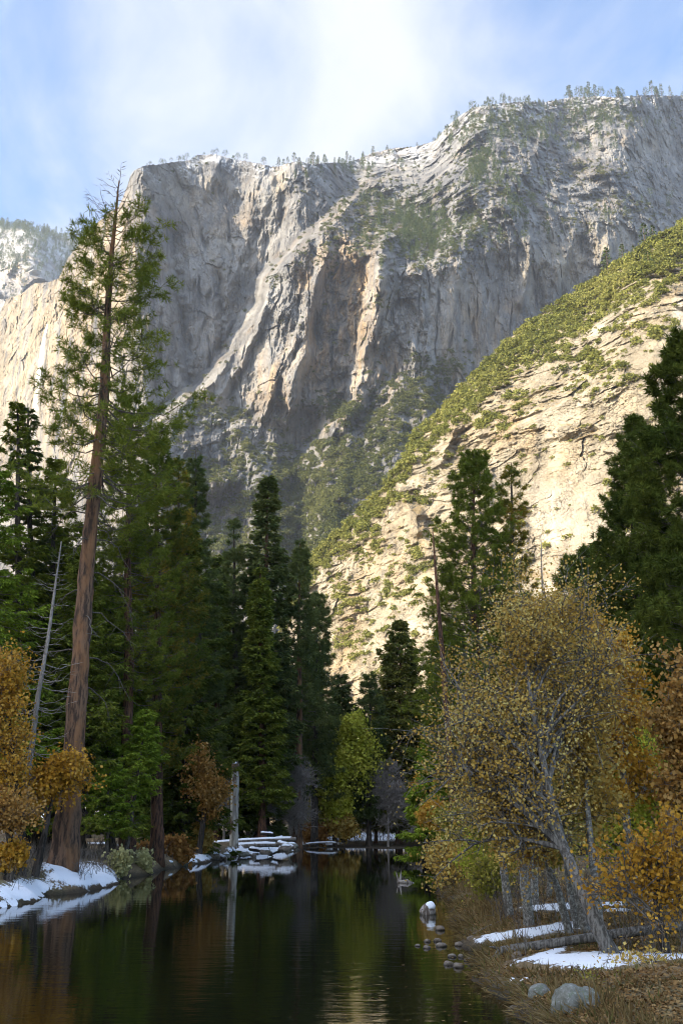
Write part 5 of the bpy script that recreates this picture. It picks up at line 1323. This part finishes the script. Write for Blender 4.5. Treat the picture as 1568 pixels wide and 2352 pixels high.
put_rock(1325, 2318, 54, 5, 'large lichen covered boulder at the bottom right of the bank', LICHEN, .8, 'boulder', .04, .9)
put_rock(1238, 2288, 27, 8, 'smaller brown boulder left of the lichen covered one', LICHEN, .85, 'boulder', .02, .9)
# fallen trunk across the right bank
def log(label, a, b_, r0, r1, mat, root=0, seed=1, snow=False, kind='log', sag=.02):
    r = np.random.RandomState(seed); a = np.array(a, float); b_ = np.array(b_, float)
    c = (a + b_) / 2; P = curve_pts(a - c, b_ - c, 22, r, sag, .012)
    mb = MB(); R = np.linspace(r0, r1, 22)[:, None] * (1 + .07 * r.randn(22, 9)); mb.tube(P, R, 9)
    e = unit(a - b_)
    for k in range(root):
        dd = unit(e * r.uniform(.5, 1.2) + r.randn(3) * .55); L = r0 * r.uniform(2, 5)
        s = np.linspace(0, 1, 6)[:, None]
        mb.tube(P[0] - e * r0 * .5 + dd * L * s + np.array([0, 0, -.25]) * L * s * s + r.randn(3) * .1 * L * np.sin(s * 3), np.linspace(r0 * .5, r0 * .08, 6), 5, cap=False)
    o = link(kind, mb.build(kind, mat, True), loc=c); tag(o, label, 'log')
    if snow:
        sm_ = MB(); k = 22; u = np.linspace(-1.15, 1.15, 7)
        side = unit(np.cross(e, [0, 0, 1.]))
        R0 = np.linspace(r0, r1, 22)[:, None, None]
        th = .05 * np.clip(.6 + .8 * pn2(np.arange(22) / 3., np.arange(22) * 0, seed), .1, 1)[:, None, None]
        prof = np.cos(u)[None, :, None]
        V = P[1:-1, None] + (side[None, None] * np.sin(u)[None, :, None] + np.array([0, 0, 1.]) * prof) * (R0[1:-1] * 1.05 + th[1:-1] * (1 - (np.abs(u) / 1.15) ** 2)[None, :, None])
        sm_.add(V.reshape(-1, 3), grid_quads(20, 7)); link('snow_cap', sm_.build('snow_cap', SNOW, True), o)
    return o
def gpt(vx, vy, up=0.):
    z = .3
    for _ in range(6):
        x, y = on_ground(vx, vy, z); z = float(ground_z(np.array([float(x)]), np.array([float(y)]))[0])
    return np.array([float(x), float(y), z + up])
p0 = gpt(1150, 2198, .10); p1 = np.array([9.2, 18.3, 1.0])
log('long grey fallen trunk with a dark torn root end lying across the snow', p0, p1, .085, .07, BK_GREY, 7, 3)
log('thin broken branch lying on the grass above the fallen trunk', gpt(1085, 2150, .03), gpt(1150, 2120, .05), .02, .01, BK_DEADW, 0, 4)
# snag, log pile
def P3d(vx, vy, D): return np.array([float(t) for t in at(vx, vy, D)])
r = np.random.RandomState(9)
base = P3d(537, 1950, 77); base[2] = .3; top = P3d(541, 1754, 77)
s = np.linspace(0, 1, 30)[:, None]; Pn_ = (top - base) * s + np.array([0, 0, 1]) * 0
R_ = np.interp(s[:, 0], [0, .05, .2, 1], [.42, .34, .31, .28])[:, None] * (1 + .05 * r.randn(30, 12)); 
mb = MB(); mb.tube(Pn_, R_, 12)
for k in range(7):
    a = k * .9; q = Pn_[-1] + np.array([math.cos(a), math.sin(a), 0]) * .2
    mb.tube(np.array([q - [0, 0, .3], q + [0, 0, r.uniform(.05, .3)]]), np.array([.08, .01]), 4, cap=False)
m, nt, out = new_mat('barkless_wood'); b = NB(nt); oc = b.n('ShaderNodeTexCoord').outputs['Object']
n1 = b.noise(oc, 3, 5, .6, (2, 2, .25)); n2 = b.noise(oc, 1.1, 4, .6, (1, 1, .5), off=(2, 5, 1))
col = b.mix(b.ramp(n1, .4, .6), (.30, .26, .21), (.52, .47, .39)); col = b.mix(b.ramp(n2, .5, .58), col, (.13, .085, .05))
b.l(b.bsdf(col, .9, b.bump(n1, .6, .05), .1).outputs[0], out.inputs['Surface']); SNAGM = m
o = link('snag', mb.build('snag', SNAGM, True), loc=base); tag(o, 'tall broken off barkless snag standing upright beside the log pile', 'dead tree')
cap = rock_mesh(3, .22, .22, .12, .3, 3); cap.materials.append(SNOW); c_ = link('snow_cap', cap, o, top - base + np.array([-.05, -.05, .02]))
for i, (x0, y0, x1, y1, D0, D1, r0, lab) in enumerate([
    (474, 1940, 679, 1927, 73, 71, .17, 'longest snow capped log on top of the pile, running right from behind the snag'),
    (500, 1950, 640, 1940, 71, 70, .20, 'second snow capped log just below the longest one'),
    (598, 1914, 628, 1916, 74, 74, .12, 'short snow capped log standing highest at the back of the pile'),
    (640, 1936, 676, 1948, 70, 68, .16, 'snow capped log end sloping down at the right of the pile'),
    (545, 1956, 585, 1966, 68, 66, .18, 'snow covered log sloping to the water right of the snag foot'),
    (575, 1950, 618, 1960, 70, 67, .15, 'grey log with thin snow in the middle of the pile'),
    (470, 1962, 520, 1972, 64, 62, .13, 'snow capped log at the water left of the snag'),
    (450, 1975, 480, 1962, 62, 64, .10, 'thin snow capped log at the left end of the pile'),
    (620, 1962, 655, 1950, 67, 69, .13, 'dark log crossing the lower right of the pile'),
    (700, 1940, 775, 1936, 99, 99, .10, 'thin snow dusted log on the far bank left of the yellow maple'),
    (600, 1935, 650, 1922, 73, 74, .10, 'thin log lying on the longest one'),
    (385, 1984, 440, 1972, 54, 57, .09, 'dark drift log with broken snow at the dark left shore')]):
    kd = 1.12 if D0 < 80 else 1.; r0 *= kd
    log(lab, P3d(x0, y0, D0 * kd), P3d(x1, y1, D1 * kd), r0, r0 * .75, BK_DARK if i % 3 == 2 else BK_DEADW, 3 if i in (3, 8) else 0, 40 + i, True)
for i, (vx, vy, R0, D) in enumerate([(655, 1950, .55, 69), (668, 1944, .5, 70), (610, 1958, .4, 67), (560, 1962, .4, 66), (490, 1968, .5, 63), (465, 1972, .4, 61), (440, 1980, .5, 58), (412, 1985, .5, 55), (385, 1988, .45, 53), (518, 1966, .35, 64)]):
    D *= 1.1; q = P3d(vx, vy, D); me = rock_mesh(70 + i, R0, R0 * .7, R0 * .6, .6, 4); me.materials.append(LICHEN if i % 2 else STONE)
    o = link('rock', me, loc=(q[0], q[1], max(q[2], 0.05))); tag(o, 'dark snow topped rock or root clump among the drift logs of the left shore', 'rock', 'dark clumps along the log shore')
    me = rock_mesh(90 + i, R0 * .6, R0 * .45, R0 * .22, .2, 3); me.materials.append(SNOW); link('snow_cap', me, o, (0.05, -.05, R0 * .42))
# stump standing in the river with snow, and a twin pronged branch stub
q = on_ground(983, 2100, 0); me = rock_mesh(61, .24, .2, .22, .4, 4); me.materials.append(BK_DEADW)
st = tag(link('stump', me, loc=(float(q[0]), float(q[1]), .08)), 'weathered grey stump with snow standing in the river near the right bank', 'stump')
me = rock_mesh(62, .15, .12, .15, .3, 3); me.materials.append(SNOW); link('snow_cap', me, st, (.06, -.06, .12))
q = on_ground(916, 2028, 0); me = MB()
for k, (dx, h) in enumerate([(-.08, .42), (.1, .5), (.02, .2)]):
    me.tube([(dx * .3, 0, -.2), (dx * .6, 0, h * .4), (dx * (1 if k else 1.5), .02, h)], np.array([.07, .05, .015]), 5)
me.tube([(-.05, 0, .02), (.35, -.05, .06), (.62, -.05, -.03)], np.array([.09, .1, .05]), 6)
tag(link('driftwood', me.build('driftwood', BK_DEADW, True), loc=(float(q[0]), float(q[1]), 0)), 'pale two pronged driftwood stub sticking out of the middle of the river', 'driftwood')
# snow topped stub on right bank
o = put_rock(1398, 2170, 12, 63, 'dark stump with a round cap of snow behind the fallen trunk', BK_DARK, 1.1, 'stump')
me = rock_mesh(64, .07, .06, .06, .3, 3); me.materials.append(SNOW); link('snow_cap', me, o, (0, 0, .09))

# ================================================================== GRASS, LEAVES, TWIGS (uncountable)
rs = np.random.RandomState(909)
def near_points(n, x0, x1, y0, y1, cond):
    x = rs.uniform(x0, x1, n); y = y0 * (y1 / y0) ** rs.rand(n)
    z, sd = ground_z(x, y, True)
    px, py = project(x, y, z)
    sm = snow_mask(px, py)
    k = cond(x, y, z, sd, px, py, sm)
    return np.stack([x, y, z], 1)[k], sd[k], sm[k]
GRASS = leaf_material('dry_grass', [(.10, .06, .025), (.20, .13, .05), (.34, .25, .12)], .3, .8)
GREENG = leaf_material('olive_grass', [(.05, .055, .015), (.10, .10, .03), (.2, .17, .06)], .3, .8)
p, sd, sm = near_points(90000, 1.2, 14, 10, 45, lambda x, y, z, sd, px, py, sm: (sd > .02) & (sm < .25) & (px < 1600) & (px > 1000) & ((fbm(x / 1.1, y / 1.1, 3, 401) > .1) | (sd < 1.2)))
p = p[:36000]; sd = sd[:36000]
q = unit(rs.randn(len(p), 3) * .45 + np.array([-.25, -.15, 1.0]) + np.array([-.9, -.3, -.6]) * (sd < .5)[:, None]); ln = rs.uniform(.08, .26, (len(p), 1)) * (1 + .8 * (sd < 1.)[:, None]) * (.6 + .8 * smooth(.0, .5, fbm(p[:, 0] / 1.5, p[:, 1] / 1.5, 2, 402)))[:, None]
mb = MB(); mb.diamonds(p - [0, 0, .01], q * ln, unit(np.cross(q, rs.randn(len(p), 3))) * .007 * (1 + p[:, 1:2] / 40.))
tag(link('grass', mb.build('grass', GRASS)), kind='stuff')
sel = rs.rand(len(p)) < .25; p2 = p[sel] + rs.randn(sel.sum(), 3) * [.1, .1, 0]
q = unit(rs.randn(len(p2), 3) * .5 + [0, 0, 1.]); mb = MB(); mb.diamonds(p2, q * rs.uniform(.06, .2, (len(p2), 1)), unit(np.cross(q, rs.randn(len(p2), 3))) * .009)
tag(link('green_grass', mb.build('green_grass', GREENG)), kind='stuff')
LITTER = leaf_material('fallen_leaves', [(.11, .055, .022), (.24, .14, .055), (.38, .26, .12)], .1, 1.5)
p, sd, sm = near_points(140000, 1.5, 14, 10, 34, lambda x, y, z, sd, px, py, sm: (sd > .3) & (px < 1600) & ((sm < .2) | (rs.rand(len(x)) < .12)))
p = p[:52000]; q = unit(rs.randn(len(p), 3) * [1, 1, .35]); w_ = unit(np.cross(q, np.array([0, 0, 1.]) + rs.randn(len(p), 3) * .35))
ln = rs.uniform(.03, .075, (len(p), 1)); mb = MB(); mb.diamonds(p + [0, 0, .025] + rs.rand(len(p), 3) * [0, 0, .02], q * ln, w_ * ln * .4)
tag(link('leaf_litter', mb.build('leaf_litter', LITTER)), kind='stuff')
p, sd, sm = near_points(60000, -10, 8, 14, 60, lambda x, y, z, sd, px, py, sm: (sd < -.1) & (sd > -3.5) & (rs.rand(len(x)) < .03 * np.exp(sd)) & (px > 0) & (px < 1300))
p[:, 2] = .006; q = unit(rs.randn(len(p), 3) * [1, 1, .02]); mb = MB(); mb.diamonds(p, q * .06, unit(np.cross(q, [0, 0, 1.])) * .024)
tag(link('floating_leaves', mb.build('floating_leaves', LITTER)), kind='stuff')
# thin bare undergrowth on both banks
mb = MB()
def thicket(n, x0, x1, y0, y1, h, cond, rad=.004):
    p, sd, sm = near_points(n * 6, x0, x1, y0, y1, cond); p = p[:n]
    for c in p:
        hh = h * rs.uniform(.5, 1.2); d = unit(rs.randn(3) * [.35, .35, 0] + [0, 0, 1.]); s = np.linspace(0, 1, 4)[:, None]
        P = c + d * hh * s + rs.randn(3) * [.12, .12, 0] * hh * s * s
        w = rad * (1 + c[1] / 25.)
        mb.tube(P, np.linspace(w, w * .4, 4), 3, cap=False)
        for k in range(3):
            e = unit(d + rs.randn(3) * .7); a = P[rs.randint(1, 3)]
            mb.tube(np.array([a, a + e * hh * .35]), np.array([w * .6, w * .3]), 3, cap=False)
thicket(520, 2, 12, 17, 40, .8, lambda x, y, z, sd, px, py, sm: (sd > .8) & (px > 1080) & (px < 1600) & (fbm(x / 1.3, y / 1.3, 2, 405) > .0))
thicket(950, -18, -4, 32, 62, .8, lambda x, y, z, sd, px, py, sm: (sd > .3) & (px < 520) & (px > -30) & (fbm(x / 1.6, y / 1.6, 2, 406) > -.05))
thicket(500, -8, 12, 95, 125, 1.6, lambda x, y, z, sd, px, py, sm: (sd > 6) & (px > 500))
tag(link('undergrowth', mb.build('undergrowth', BK_TWIG)), kind='stuff')

# ================================================================== AIR
hx, hy0, hy1, hz0, hz1 = 2050., -1150., 3750., -4., float(P[..., 2].max() + 60)
hz1 = max(hz1, float(P3[..., 2].max()) + 60)
me = bpy.data.meshes.new('haze')
vv = [(sx_ * hx, y_, z_) for sx_ in (-1, 1) for y_ in (hy0, hy1) for z_ in (hz0, hz1)]
me.from_pydata(vv, [], [(0, 1, 3, 2), (4, 6, 7, 5), (0, 4, 5, 1), (2, 3, 7, 6), (0, 2, 6, 4), (1, 5, 7, 3)])
m, nt, out = new_mat('haze_air')
pv = nt.nodes.new('ShaderNodeVolumePrincipled')
pv.inputs['Color'].default_value = (.78, .86, 1., 1)
pv.inputs['Density'].default_value = .00005
pv.inputs['Anisotropy'].default_value = .2
nt.links.new(pv.outputs[0], out.inputs['Volume'])
me.materials.append(m)
tag(link('haze', me), kind='stuff')
